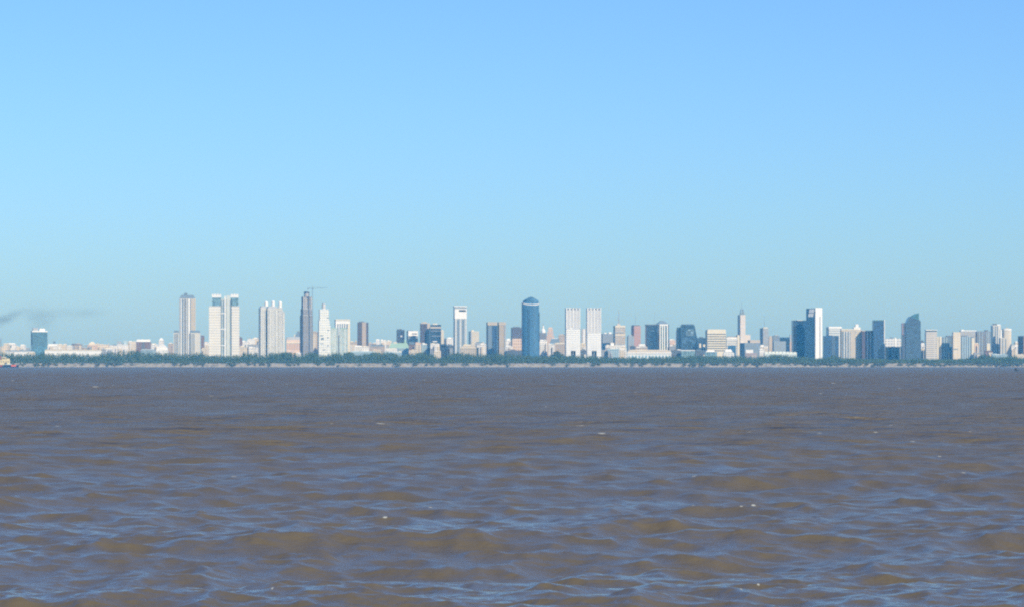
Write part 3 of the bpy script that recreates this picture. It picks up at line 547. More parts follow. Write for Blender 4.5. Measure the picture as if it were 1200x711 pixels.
_p = {'white': m_white, 'cream': m_cream, 'peach': m_peach, 'grey': m_grey, 'tan': m_tan, 'blue': m_paleb, 'dark': m_dgrey, 'brown': m_brown, 'slate': m_slate, 'copper': m_copper, 'clean': m_white}
_d = [8260.0]
rl = random.Random(11)
def low(label, x0, x1, yt, col='white', D=None, huts=(), roof=None, name='low_building', depth=17, side=0.0):
    if D is None: _d[0] += 21.0; D = _d[0]
    b = Building(name, label, 'building', D, x0 - side, x0, x1, 12 if side else None, depth)
    b.box('wall', x0, x1, yt, None, _f[col])
    w = x1 - x0
    b.box('parapet', x0 - .12, x1 + .12, yt - .35, yt + .3, _p[roof or col], -.5, b.d * .9)
    if not huts:
        u = x0 + w * rl.uniform(.15, .5); huts = ((u, u + w * rl.uniform(.18, .34), yt - rl.uniform(.9, 1.6), roof or col),)
    # real blocks break up: wings of other heights, set back or forward, some of another colour
    n = int(w / 2.3)
    if n >= 2 and name == 'low_building':
        cuts = sorted(rl.uniform(x0, x1) for _ in range(n))
        for a, c in zip([x0] + cuts, cuts + [x1]):
            if c - a < 1.0: continue
            cc = rl.choice((col, col, 'white', 'cream', 'grey' if rl.random() < .5 else 'tan'))
            if rl.random() < .55: b.box('wing', a + .1, c - .1, yt + rl.uniform(.8, 4.5), None, _f[cc], -rl.uniform(3, 8), 9)
            else: b.box('rear_wing', a + .1, c - .1, yt - rl.uniform(.5, 1.9), None, _f[cc], b.d * .55, 8)
    for k, (u0, u1, y, c) in enumerate(huts): b.box('roof_room', u0, u1, y, yt - .3, _p[c], 3 + 2.1 * k, 7)
    return b
# far left, behind the ship and the lone glass block
low('cream low building with two blocks on its roof just left of the ship mast', -14, 3.0, 405.6, 'cream')
low('peach-cream stepped block directly behind the ship mast', 4.2, 9.4, 402.6, 'cream', huts=((4.6, 8, 401.8, 'cream'),))
low('white block with a dark window recess right of the ship mast', 9.4, 18.2, 402.8, 'white', huts=((10, 17, 401.6, 'white'),)).box('recess', 11.6, 13.4, 404, 409, m_slate, -.4, 1)
low('small cream block in the dip left of the lone glass block', 17.6, 23.2, 406.0, 'cream')
low('rounded cream-white block nearest the left side of the lone glass block', 23.6, 29.6, 404.4, 'white', huts=((24.4, 28, 403.2, 'white'),))
low('grey sheds squeezed against the lone glass block', 29.8, 34.0, 407.6, 'grey')
b = low('long low hall with blue-grey roof left of the lone glass block', 6.0, 36.0, 411.6, 'clean', 7330, ((6, 36, 410.0, 'slate'),), 'white', 'warehouse')
low('cream gatehouse block at the right end of the long blue-roofed hall', 35.2, 40.0, 412.2, 'cream', 7300, ((35.6, 39.4, 411.4, 'white'),))
low('bright white block with a dark turret right of the lone glass block', 55.0, 67.0, 404.6, 'white', huts=((56.4, 66, 402.6, 'white'), (61.8, 64.4, 399.6, 'slate')))
low('cream terrace of flat roofs right of the white block with the dark turret', 67, 77.6, 403.8, 'cream', huts=((68, 72, 402.4, 'cream'), (73.6, 76, 403, 'white')))
low('white-fronted cottage row below the brown roofs, left of the rounded cream block', 77.4, 84, 405.2, 'white')
low('brown-roofed block with small chimneys left of the grey-blue cube', 83.6, 95.4, 403.4, 'tan', huts=((84.4, 87, 402.2, 'brown'), (90, 94, 401.6, 'tan')), roof='brown')
low('grey-blue cube between the brown-roofed block and the rounded cream block', 95.2, 101.6, 403.8, 'blue')
b = low('peach-cream block with a rounded hump roof, second from the long cream terrace', 102.0, 113.2, 404, 'peach', huts=((104, 111.4, 401.6, 'cream'),)); b.frustum('hump_roof', 105, 110.6, 400.0, 401.6, 1.6, m_cream, 3, 9)
low('long flat cream terrace right of the hump-roofed block', 113.2, 127.4, 403.4, 'cream', huts=((115, 121, 402.7, 'peach'),))
b = low('very long white warehouse with a thin shadowed roof line behind the trees', 52.4, 118.6, 410.0, 'clean', 7340, ((53, 118, 409.0, 'tan'),), 'cream', 'warehouse', 22)
low('blue-shadowed warehouse bay ending the very long white warehouse', 118.8, 123.0, 408.8, 'grey', 7345)
low('white stepped houses right of the blue-shadowed warehouse bay', 122.8, 131.4, 408.4, 'white', 7950, ((124, 128, 407.2, 'cream'),))
low('white block with grey-blue sawtooth roof in front of pale twin plant rooms', 128, 137.2, 404.8, 'white', huts=((129, 132, 403.6, 'grey'), (133.4, 136, 403.0, 'slate')))
low('white block with two grey-blue plant rooms left of the brown brick block', 137.0, 149.6, 403.6, 'white', huts=((137.2, 142, 399.4, 'grey'), (144.6, 148.4, 398.6, 'blue')))
low('cream block joined to the left side of the brown brick block', 149.8, 159.4, 400.0, 'cream', huts=((151, 154, 399, 'white'), (156, 158.4, 399.2, 'cream')))
b = low('brown brick block with a white top storey', 159.6, 176.2, 399.8, 'brown', 8200, ((160, 175.8, 397.2, 'white'),), 'white', 'apartment_block'); b.box('dark_bay', 166.6, 169.4, 400.4, None, m_dgrey, -.4, 1)
low('white terrace filling the gap between the brown brick block and the white dome', 176.4, 185.2, 403.4, 'white')
b = low('white square tower above a domed white hall', 186.0, 191.6, 398.4, 'white', 8150, ((186.8, 190.8, 396.6, 'white'),), name='church_tower'); b.frustum('tower_cap', 187.4, 190.2, 395.4, 396.8, 1.2, m_white, 3, 7)
b = Building('domed_hall', 'white dome-roofed hall below the white square tower', 'building', 7900, 183.2, 183.2, 196.4, depth=20)
b.box('wall', 183.2, 196.4, 408.6, None, m_white); b.prism('dome', ((183.6, 408.6), (196, 408.6), (195, 406.4), (192.6, 404.0), (190, 403), (187.2, 404.0), (184.6, 406.4)), m_white, 1.5, 16)
low('grey-blue shed roof in front of the brown brick block', 164.6, 182.0, 409.6, 'blue', 7800, ((166, 181, 408.6, 'blue'),), 'grey', 'warehouse')
low('tan and cream block left of the low shoulder of the slim cream tower', 196.8, 203.6, 402.4, 'tan', huts=((198, 201, 401, 'cream'),))
low('small pink block peeping out right of the slim cream tower', 235.4, 238.8, 393.2, 'brown', 8300, ((236, 238, 392.4, 'tan'),))
low('white row house between the slim cream tower and the broad twin slabs', 236, 244.8, 401.2, 'white', huts=((240, 243, 400.2, 'peach'),))
low('cream house in front of the white row house left of the broad twin slabs', 235.6, 240.4, 408.6, 'cream', 7900)
low('pink-brown block against the right side of the broad twin slabs', 280.2, 283.4, 395.4, 'brown', 8200)
low('white roofs stepping down right of the broad twin slabs', 282.6, 290.4, 400.2, 'white', huts=((283, 286, 398.8, 'white'), (287, 289.6, 399.2, 'grey')))
low('cream and ochre house below the stepping white roofs', 280.2, 289.8, 406.2, 'cream', 7900, ((282, 286, 404.6, 'cream'),))
low('white block with a small grey turret left of the triple-bay tower', 290.0, 298.6, 397.4, 'white', huts=((291.4, 294, 395.6, 'grey'), (295, 298, 396.2, 'tan')))
low('cream block touching the left side of the triple-bay tower', 296.6, 304.8, 396.6, 'cream', huts=((297.4, 301, 395.2, 'white'),))
low('grey shaded houses in front of the cream block left of the triple-bay tower', 290, 304, 403.4, 'grey', 7900, ((291, 294, 402, 'white'), (297, 300, 402.2, 'peach')))
low('bright low white house below the grey shaded houses', 291.6, 299, 407.2, 'white', 7700)
# the pink classical block
b = Building('old_building', 'pink-cream classical block with tall pilasters and a grey mansard roof', 'building', 7750, 334.6, 335.6, 352.4, 10, 24)
b.box('wall', 335.6, 352.4, 397.6, None, plain((0.66, 0.50, 0.40)))
for k in range(8): b.box('window_strip', 336.8 + 1.95 * k, 337.6 + 1.95 * k, 402.6, 409.6, plain((.36, .24, .2)), -.3, 1)
b.box('cornice', 335.4, 352.6, 400.6, 401.8, m_cream, -1, 4); b.frustum('mansard_roof', 335.5, 352.4, 394.4, 397.6, 1.2, m_grey)
b = Building('old_building', 'dark mansard turret with a pale little spire behind the tallest slender tower', 'building', 7900, 346.0, 346.0, 352.4, depth=16)
b.box('wall', 346, 352.4, 394, None, _f['grey']); b.frustum('mansard_roof', 346, 352.4, 387.8, 394, 2.0, m_slate); b.box('spire', 344.6, 345.8, 391.4, None, m_cream, 2, 4)
low('pale grey block with a shadow cast across it right of the tower crane', 366.2, 372.0, 388.6, 'tan', 7800, ((366.6, 370.6, 387.4, 'grey'),))
low('small white kiosk at the foot of the tallest slender tower', 346.8, 352.4, 413.4, 'white', 7240, ((347.2, 351.6, 412.6, 'clean'),))
# between the green glass blocks and the white headed tower
low('grey-brown block with little turrets right of the white slotted office block', 410.2, 418.6, 400.6, 'tan', huts=((411, 413.6, 399, 'cream'), (416, 418, 398.2, 'tan')))
low('bright white block with terraces in front of the lone brown tower', 414.6, 432.4, 406.0, 'white', 7800, ((416, 424, 404.6, 'white'), (426, 431, 405, 'cream')))
low('blue-grey shed roof at the foot of the bright white terraced block', 410.6, 440.2, 412.2, 'blue', 7500, ((412, 438, 411, 'blue'),), 'blue', 'warehouse')
low('tan block right of the lone brown tower', 431.0, 440.8, 402.0, 'tan', huts=((432, 435, 400.4, 'tan'), (437, 440, 401, 'white')))
low('white turreted block left of the short dark brown block', 440.6, 444.8, 398.4, 'white', huts=((441, 444.4, 397.0, 'white'),))
low('two white stair towers just right of the white turreted block', 446.0, 452.4, 398.6, 'white', huts=((446.6, 448.6, 397.2, 'clean'), (450, 452, 397.8, 'cream')))
low('cream block with a white hut left of the pale green copper roof', 452.6, 459.0, 399.4, 'cream', huts=((454, 456.4, 398.2, 'white'),))
low('wide pinkish-grey block with slate roof behind the left round tree', 433.4, 450.6, 405.2, 'tan', 7850, ((434.4, 449, 403.4, 'slate'),), 'grey')
low('cream strip of houses below the pinkish-grey block with slate roof', 436.6, 446.8, 409.8, 'cream', 7600, ((438, 441, 408.6, 'peach'),))
b = Building('old_building', 'long old building with a pale green copper roof', 'building', 7750, 455.6, 455.6, 479.6, depth=26)
b.box('wall', 455.6, 479.6, 407.4, None, _f['blue']); b.frustum('copper_roof', 455.4, 479.8, 401.4, 407.4, 3.0, m_copper); b.cyl('turret', 474.4, 1.6, 397.2, 401.6, m_copper, 12, True); b.box('dormer', 461, 465, 400.2, 402.4, m_cream, 6, 8)
low('white arcade strip in front of the pale green copper roof', 452.0, 465.2, 408.6, 'white', 7600, ((453, 464, 407.6, 'cream'),))
low('pale blue sheds in front of the white arcade strip', 449, 470.6, 412.4, 'blue', 7400, ((451, 460, 411.4, 'blue'), (463, 469, 411.6, 'white')))
low('purple-grey mansard house left of the pink-cream square house', 479.0, 486.4, 403.4, 'brown', 7720, ((479.4, 485.6, 400.2, 'slate'),))
low('cream shopfront below the purple-grey mansard house', 479.2, 486.6, 410.0, 'cream', 7560)
low('pink-cream square house left of the white-blue block', 486.8, 493.4, 401.4, 'peach', 7650, ((487.2, 490.4, 400.6, 'peach'),))
low('white-blue block with pale windows right of the pink-cream square house', 493.6, 500.4, 403.6, 'blue', 7660, ((495, 498, 401.2, 'white'),))
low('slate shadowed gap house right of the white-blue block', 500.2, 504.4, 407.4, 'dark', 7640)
b = low('white block with one tall dark slot below the close brown and black pair', 504.4, 515.2, 402.8, 'white', 7620, ((505, 510, 401.6, 'cream'), (511, 514, 402, 'white'))); b.box('dark_slot', 510.2, 511.4, 404.6, 411, m_dark, -.4, 1)
low('cream steps below the white block with one tall dark slot', 508.4, 516.6, 411.4, 'cream', 7420, ((510, 513, 410.4, 'white'),))
low('tan angled roof house right of the white block with the dark slot', 515.8, 524.8, 404.6, 'tan', 7660, ((516.4, 522, 402.6, 'tan'),))
low('white block with a bright top just left of the white-headed tower', 523.2, 531.0, 396.6, 'white', huts=((524.4, 529, 395.0, 'white'),))
low('slate-shadowed small tower right of the thin cream tower', 520.2, 523.2, 396.8, 'dark', 8350)
low('blue-grey block under trees left of the beige stepped bank', 524.6, 539.2, 404.6, 'dark', 7700, ((526, 530, 403, 'slate'), (533, 537, 403.2, 'blue')))
b = Building('old_building', 'wide beige stepped building with a colonnade below the white-headed tower', 'building', 7460, 539.4, 539.4, 560.8, depth=22)
b.box('wall', 539.4, 560.8, 407.4, None, _f['tan']); b.box('attic', 541.4, 558, 404.8, 407.4, m_tan, 2, 16); b.box('attic_top', 543, 552, 403.0, 404.8, m_cream, 4, 12)
b.strips('column', tuple(541 + 2.1 * k for k in range(10)), .7, 408.2, None, m_cream, -.9, 2); b.box('cornice', 539.2, 561, 406.6, 407.8, m_cream, -1.2, 4)
low('slate roof house between the cream and grey block and the joined tan-head blocks', 556.4, 567.4, 401.6, 'grey', 7800, ((558, 565, 400.2, 'slate'),))
low('white stepped house just left of the joined tan-head blocks', 562.6, 570.0, 403.0, 'white', 7600, ((563.4, 567, 401.8, 'white'),))
low('white block with a bright roof between the joined blocks and the purple-grey slab', 592.8, 599.6, 398.4, 'white', 8100, ((594, 597.6, 396.4, 'white'),))
low('bright white wall with a dark base left of the purple-grey slab', 592.4, 600.4, 405.8, 'white', 7700, ((593, 599, 405, 'clean'),))
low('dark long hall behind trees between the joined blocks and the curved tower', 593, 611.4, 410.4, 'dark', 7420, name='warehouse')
low('bright white block right of the foot of the curved glass tower', 632.0, 641.4, 398.8, 'white', 7560, ((633, 637, 397.6, 'white'),))
low('cream white sunlit wall left of the round dark tree', 642.6, 650.0, 403.4, 'white', 7520, ((643, 646.6, 402.6, 'clean'),))
b = Building('old_building', 'house with a blue-grey mansard and white dormers behind the round dark tree', 'building', 7700, 644.2, 644.2, 656.4, depth=18)
b.box('wall', 644.2, 656.4, 401.4, None, _f['blue']); b.frustum('mansard_roof', 644.4, 656.2, 396.4, 401.4, 1.8, m_slate); b.box('roof_deck', 647, 653.6, 395.8, 396.8, m_white, 5, 9)
low('beige arcade building between the round dark tree and the left white tower', 649.4, 663.2, 402.4, 'tan', 7580, ((651, 660, 401.2, 'cream'),), 'cream')
low('brown-grey gabled block left of the left white tower', 654.4, 662.6, 392.6, 'tan', 8150, ((656, 660, 391.0, 'tan'),))
low('cream foot block in the gap between the two white towers', 680.2, 687.8, 402.4, 'cream', 7650, ((681, 685, 401.4, 'cream'),))
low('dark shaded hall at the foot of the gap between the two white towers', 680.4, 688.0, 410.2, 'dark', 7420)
# right of the white towers
low('white low block with a tent-like gable below the tan banded office block', 709.6, 723.2, 404.6, 'white', 7560, ((711, 714, 403.4, 'cream'), (715.8, 719.6, 401.0, 'white')))
low('dark-roofed white block right of the tent-like gable', 720.8, 733.2, 404.0, 'white', 7600, ((722, 731.8, 403.0, 'slate'),))
low('pale turquoise office hall at the foot of the tan banded office block', 711.6, 725.4, 408.8, 'blue', 7360, ((712, 724.6, 408.2, 'blue'),))
low('grey shed left of the pale turquoise office hall', 705.0, 711.4, 410.6, 'grey', 7370)
low('white cube house left of the long river terminal', 726.4, 734.2, 408.4, 'white', 7380, ((727, 731, 407.2, 'cream'),))
low('slate-blue domed house in front of the pink tower', 738.4, 745.2, 405.4, 'dark', 7600, ((740, 743.4, 404.2, 'slate'),))
low('bright white rooftop block between the pink tower and the dark navy slab', 748.6, 756.4, 404.4, 'white', 7620, ((749, 755.8, 402.8, 'clean'),))
low('tan block under the bright white rooftop block', 744.6, 759.0, 407.0, 'tan', 7540, ((746, 750, 405.8, 'white'), (752, 757, 406, 'grey')))
b = Building('terminal_hall', 'long river terminal with a beige roof and white-blue arcade', 'building', 7330, 735.2, 735.2, 786.6, depth=26)
b.box('wall', 735.2, 786.6, 412.8, None, facade((0.74, 0.74, 0.72), (.20, .36, .44), 8.5, .55, 11, .72, .3)); b.box('cornice', 734.9, 786.9, 412.4, 413.8, m_white, -1.2, 5); b.frustum('roof', 735.0, 786.8, 410.0, 412.8, 1.2, m_tan)
b.box('roof_lantern', 738, 782, 409.3, 410.6, m_cream, 6, 10)
low('peach low tower block left of the dark faceted tower', 784.6, 791.6, 398.4, 'peach', 8300, ((785, 788, 397, 'white'), (788.6, 791, 397.6, 'cream')))
low('white and grey house below the peach low tower block', 784.0, 792.6, 405.4, 'grey', 7700, ((785, 788, 404, 'white'),))
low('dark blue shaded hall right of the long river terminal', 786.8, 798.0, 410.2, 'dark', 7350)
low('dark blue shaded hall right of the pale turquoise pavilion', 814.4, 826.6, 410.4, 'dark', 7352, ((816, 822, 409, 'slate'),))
low('white curved-roof hall in front of the grey tower with the lattice aerial', 890.6, 899.8, 405.6, 'white', 7620, ((891.4, 895, 403.6, 'white'),))
b = Building('market_hall', 'long low pale green-white hall with a scalloped roof, left of the dark slab', 'building', 7330, 896.0, 896.0, 933.8, depth=20)
b.box('wall', 896, 933.8, 413.4, None, facade((.62, .66, .62), (.3, .4, .42), 6, .5, 8, .5))
for k in range(9): b.frustum('roof_bay', 896.2 + 4.18 * k, 900.1 + 4.18 * k, 411.2 + 0.16 * abs(k - 3), 413.4, .5, plain((0.66, 0.70, 0.64)), .5, 18)
low('bright white gable house left of the scalloped-roof hall', 889.8, 896.4, 409.0, 'white', 7400, ((890.6, 894, 408, 'clean'),))
low('small peach house at the foot of the thin white-grey block', 925.6, 929.6, 401.4, 'peach', 7900)
low('small white rooftop house in the gap left of the wide tan office block', 983.0, 986.0, 403.0, 'white', 7900, ((983.4, 985.6, 402.2, 'white'),))
low('slate blue tower peeping out right of the sail-shaped tower', 1079.0, 1082.8, 399.2, 'dark', 8400)
low('white block with peach flank between the sail-shaped tower and the cream banded tower', 1079.2, 1085.0, 403.0, 'white', 7700, ((1080, 1083, 401.4, 'white'),))
low('cream house in front of the white block right of the sail-shaped tower', 1079.6, 1084.2, 409.0, 'cream', 7480)
low('cream and pink flats in front of the long grey slab', 1141.6, 1147.0, 402.8, 'peach', 7560, ((1142, 1145.4, 401.4, 'cream'),))
low('grey flat-roofed hall at the right foot of the cream striped tower', 1141.8, 1148.6, 413.4, 'grey', 7380, ((1142.4, 1147, 412.8, 'grey'),))
low('pinkish low terrace at the foot of the dark grey finned slab', 1154.6, 1163.0, 410.8, 'brown', 7360, ((1156, 1160, 410, 'tan'),))
low('pale low podium at the foot of the tall striped tower', 1163.0, 1181.0, 415.2, 'blue', 7300, ((1166, 1172, 414.4, 'white'),))
low('cream stepped block second from the right edge', 1189.6, 1198.8, 400.8, 'cream', 7900, ((1193.4, 1198.6, 397.2, 'cream'), (1190.4, 1193, 399.6, 'white')))
low('grey-white terraced block right of the round-cornered cream tower', 1185.2, 1195.4, 405.0, 'white', 7650, ((1186, 1189.6, 403.2, 'grey'), (1190, 1194, 404, 'white')))
low('cream riverside house half hidden by trees at the right edge', 1189.4, 1207, 415.4, 'cream', 7280, ((1190, 1196, 414.4, 'tan'),))
# ------------------------------------------------------------------ land
rs = np.random.RandomState(5)
def grid_mesh(name, P, mat, smooth=True):
    """P: rows x cols x 3 array of points -> one quad sheet"""
    r, c = P.shape[:2]
    idx = np.arange(r * c, dtype=np.int32).reshape(r, c)
    q = np.stack([idx[:-1, :-1], idx[:-1, 1:], idx[1:, 1:], idx[1:, :-1]], -1).reshape(-1, 4)
    return np_mesh(name, P.reshape(-1, 3), q, mat, smooth)
def np_mesh(name, V, q, mat, smooth=False, parent=None):
    me = bpy.data.meshes.new(name); n = len(q)
    me.vertices.add(len(V)); me.vertices.foreach_set('co', np.ascontiguousarray(V, np.float32).ravel())
    me.loops.add(4 * n); me.loops.foreach_set('vertex_index', np.ascontiguousarray(q, np.int32).ravel())
    me.polygons.add(n); me.polygons.foreach_set('loop_start', np.arange(0, 4 * n, 4, dtype=np.int32)); me.polygons.foreach_set('loop_total', np.full(n, 4, np.int32))
    if smooth: me.polygons.foreach_set('use_smooth', np.ones(n, bool))
    me.materials.append(mat); me.update(calc_edges=True)
    o = bpy.data.objects.new(name, me); C.objects.link(o)
    if parent is not None: o.parent = parent
    return o

XW, YF = 7000.0, 13500.0
m, t, bs = new_mat('city_ground')
tc = t.nodes.new('ShaderNodeTexCoord')
t.links.new(mix_rgb(t, noise(t, tc.outputs['Object'], .01, 5), (0.10, 0.09, 0.06), (0.22, 0.20, 0.17)), bs.inputs['Base Color']); bs.inputs['Roughness'].default_value = .9
bm = bmesh.new(); bm.faces.new([bm.verts.new(p) for p in ((-XW, SHORE + 62, GZ), (XW, SHORE + 62, GZ), (XW, YF, GZ), (-XW, YF, GZ))])
tag(link('ground', bm, m), kind='structure')

# the pale bank along the water
xs = np.concatenate([[-XW], np.arange(-2000, 2000.1, 4.0), [XW]]); ys = np.array([-14, 0, 4, 9, 16, 26, 38, 50, 64.0])
zp = np.array([-2.4, -.6, 2.2, 4.6, 6.6, 8.2, 9.3, 9.6, 8.6])
P = np.zeros((len(ys), len(xs), 3)); P[..., 0] = xs; P[..., 1] = SHORE + ys[:, None]; P[..., 2] = zp[:, None]
wob = 5 * np.sin(xs / 61) + 4 * np.sin(xs / 23 + 1) + rs.normal(0, 1.6, len(xs)); P[..., 1] += wob * np.linspace(1, 0, len(ys))[:, None]
P[2:7, :, 2] += rs.normal(0, .55, (5, len(xs)))
m, t, bs = new_mat('bank_sand')
tc = t.nodes.new('ShaderNodeTexCoord')
mp_ = t.nodes.new('ShaderNodeMapping'); mp_.inputs['Scale'].default_value = (1, .5, 1.6); t.links.new(tc.outputs['Object'], mp_.inputs[0])
c1 = mix_rgb(t, noise(t, mp_.outputs[0], .03, 5, .65), (0.16, 0.14, 0.11), (0.44, 0.38, 0.30))
ra = t.nodes.new('ShaderNodeMapRange'); ra.inputs[1].default_value = .50; ra.inputs[2].default_value = .62; t.links.new(noise(t, mp_.outputs[0], .11, 4, .7), ra.inputs[0])
t.links.new(mix_rgb(t, ra.outputs[0], c1, (0.16, 0.14, 0.11)), bs.inputs['Base Color']); bs.inputs['Roughness'].default_value = .9
tag(grid_mesh('beach', P, m), kind='structure')

# ------------------------------------------------------------------ trees: many small leaf-clump faces in uneven crowns
def foliage_mat(name, lo, hi):
    m, t, b = new_mat(name)
    tc = t.nodes.new('ShaderNodeTexCoord'); g = t.nodes.new('ShaderNodeNewGeometry')
    c = mix_rgb(t, noise(t, tc.outputs['Object'], .05, 4, .6), lo, hi)
    v = math_node(t, 'ADD', math_node(t, 'MULTIPLY', g.outputs['Random Per Island'], .4), .8)
    cc = t.nodes.new('ShaderNodeCombineColor')
    for i in range(3): t.links.new(v, cc.inputs[i])
    t.links.new(mix_rgb(t, 1.0, c, cc.outputs[0], 'MULTIPLY'), b.inputs['Base Color']); b.inputs['Roughness'].default_value = .75
    return m
m_leaf = foliage_mat('foliage', (0.045, 0.085, 0.030), (0.095, 0.130, 0.045))
m_leaf_dark = foliage_mat('dark_foliage', (0.020, 0.042, 0.024), (0.045, 0.070, 0.030))
m_shrub = foliage_mat('shrubs', (0.050, 0.070, 0.032), (0.105, 0.105, 0.055))
m_bark = plain((0.10, 0.08, 0.06), .9, .3, 0, 'bark')
def leaves(cx, cy, z0, h, w, n, size):
    """leaf-clump centres and outward directions for one crown standing on z0, h high and w wide, made of uneven lobes"""
    k = rs.randint(5, 9)
    lob = np.stack([rs.uniform(-.32, .32, k) * w, rs.uniform(-.32, .32, k) * w, rs.uniform(.32, .72, k) * h], 1)
    rad = rs.uniform(.20, .34, k)[:, None] * np.array([w, w, h * .95])
    lob[0] = (0, 0, .66 * h); rad[0] = (.26 * w, .26 * w, .33 * h)
    i = rs.randint(0, k, n); d = rs.normal(size=(n, 3)); d /= np.linalg.norm(d, axis=1)[:, None]
    p = lob[i] + d * rad[i] * (rs.uniform(.35, 1.0, n) ** .4)[:, None]
    p[:, 2] = np.clip(p[:, 2], .02 * h, None)
    return p + np.array([cx, cy, z0]), d, size * rs.uniform(.6, 1.3, n)
def leaf_mesh(name, parts, mat, parent=None):
    p = np.concatenate([a[0] for a in parts]); d = np.concatenate([a[1] for a in parts]); s = np.concatenate([a[2] for a in parts])[:, None]
    nrm = d + rs.normal(0, .33, d.shape); nrm /= np.linalg.norm(nrm, axis=1)[:, None]
    a = np.cross(nrm, rs.normal(size=d.shape)); a /= np.linalg.norm(a, axis=1)[:, None]; b_ = np.cross(nrm, a)
    V = np.stack([p - s * a, p + s * b_ * .8, p + s * a, p - s * b_ * .8], 1).reshape(-1, 3)
    return np_mesh(name, V, np.arange(len(V), dtype=np.int32).reshape(-1, 4), mat, False, parent)
prof = np.array([(-300, 412), (0, 412), (24, 414), (40, 413.6), (80, 413.6), (100, 414.6), (110, 414.8), (121, 413), (140, 411.6), (150, 410.6), (170, 412.6), (178, 412), (195, 411.6), (205, 413.4), (212, 415), (232, 413), (245, 415), (259, 416.4), (281, 415.4), (292, 411.8), (300, 413), (305, 416.6), (316, 413.6), (345, 412), (352, 416.6), (358, 413), (372, 412.8), (379, 415.6), (388, 413), (410, 412), (418, 416), (426, 414.4), (440, 412.6), (455, 412), (466, 414.6), (471, 416.4), (477, 414), (496, 412.4), (508, 414.8), (514, 418.6), (522, 416.6), (529, 413), (545, 412.6), (561, 414.6), (575, 413.6), (600, 414), (629, 416.6), (642, 416.6), (655, 413), (665, 415.8), (690, 416.4), (710, 417.6), (740, 418.4), (770, 418), (790, 417), (815, 416.4), (836, 416.6), (870, 416.6), (887, 418), (906, 414.6), (930, 416), (945, 418), (960, 419.2), (975, 416.8), (988, 418.6), (1010, 420), (1030, 420), (1060, 420.6), (1080, 420), (1110, 420.6), (1143, 419), (1150, 415.4), (1160, 416), (1170, 418), (1186, 416.8), (1200, 419), (1500, 416)])
def tree_top(px): return np.interp(px, prof[:, 0], prof[:, 1])
parts, front = [], []
for row, (yy0, k0, k1, step) in enumerate(((SHORE + 150, .90, 1.02, 3.0), (SHORE + 112, .72, .95, 3.2), (SHORE + 84, .48, .75, 3.4))):
    px = -260.0
    while px < 1460:
        D = yy0 + rs.uniform(-12, 12); top = wz(tree_top(px), D) - 8.5
        h = max(6.0, top * rs.uniform(k0, k1)); h *= 1.2; w = min(rs.uniform(12, 23), h * 1.2)
        n = 230 if -20 < px < 1220 else 60
        parts.append(leaves(wx(px, D), D, 8.2, h, w, n, .95)); px += step * rs.uniform(.6, 1.4)
px = -260.0
while px < 1460:      # bushes closing the foot of the wood
    D = SHORE + rs.uniform(58, 78); parts.append(leaves(wx(px, D), D, 7.6, rs.uniform(8, 14), rs.uniform(12, 20), 150, .9)); px += rs.uniform(1.2, 3.2)
px = -260.0
while px < 1460:
    D = SHORE + rs.uniform(32, 50); parts.append(leaves(wx(px, D), D, np.interp(D - SHORE, ys, zp) - .4, rs.uniform(3.5, 8), rs.uniform(8, 14), 46, 1.0)); px += rs.uniform(1.0, 4.2)
tag(leaf_mesh('woodland', parts, m_leaf), label='green belt of riverside woodland running along the far shore', cat='woodland', kind='stuff')
# scrub growing down the bank: sparse on the left, nearly closed on the right
gaps = ((-300, 855, .34), (855, 930, .5), (930, 1000, .9), (1000, 1066, .55), (1066, 1500, .93))
px = -260.0
while px < 1460:
    cov = next(c for a, b_, c in gaps if a <= px < b_)
    run = rs.uniform(1.5, 6)
    if rs.rand() < cov:
        for q in np.arange(px, px + run, .8):
            D = SHORE + rs.uniform(3, 20); front.append(leaves(wx(q, D), D, np.interp(D - SHORE, ys, zp) - .5, rs.uniform(3.5, 7), rs.uniform(7, 12), 44, .9))
    for _ in range(2):
        D = SHORE + rs.uniform(42, 58); front.append(leaves(wx(px + rs.uniform(0, run), D), D, 8.0, rs.uniform(3, 8), rs.uniform(6, 11), 30, 1.0))
    px += run
tag(leaf_mesh('shrubs', front, m_shrub), label='olive scrub growing along the pale bank at the water edge', cat='scrub', kind='stuff')

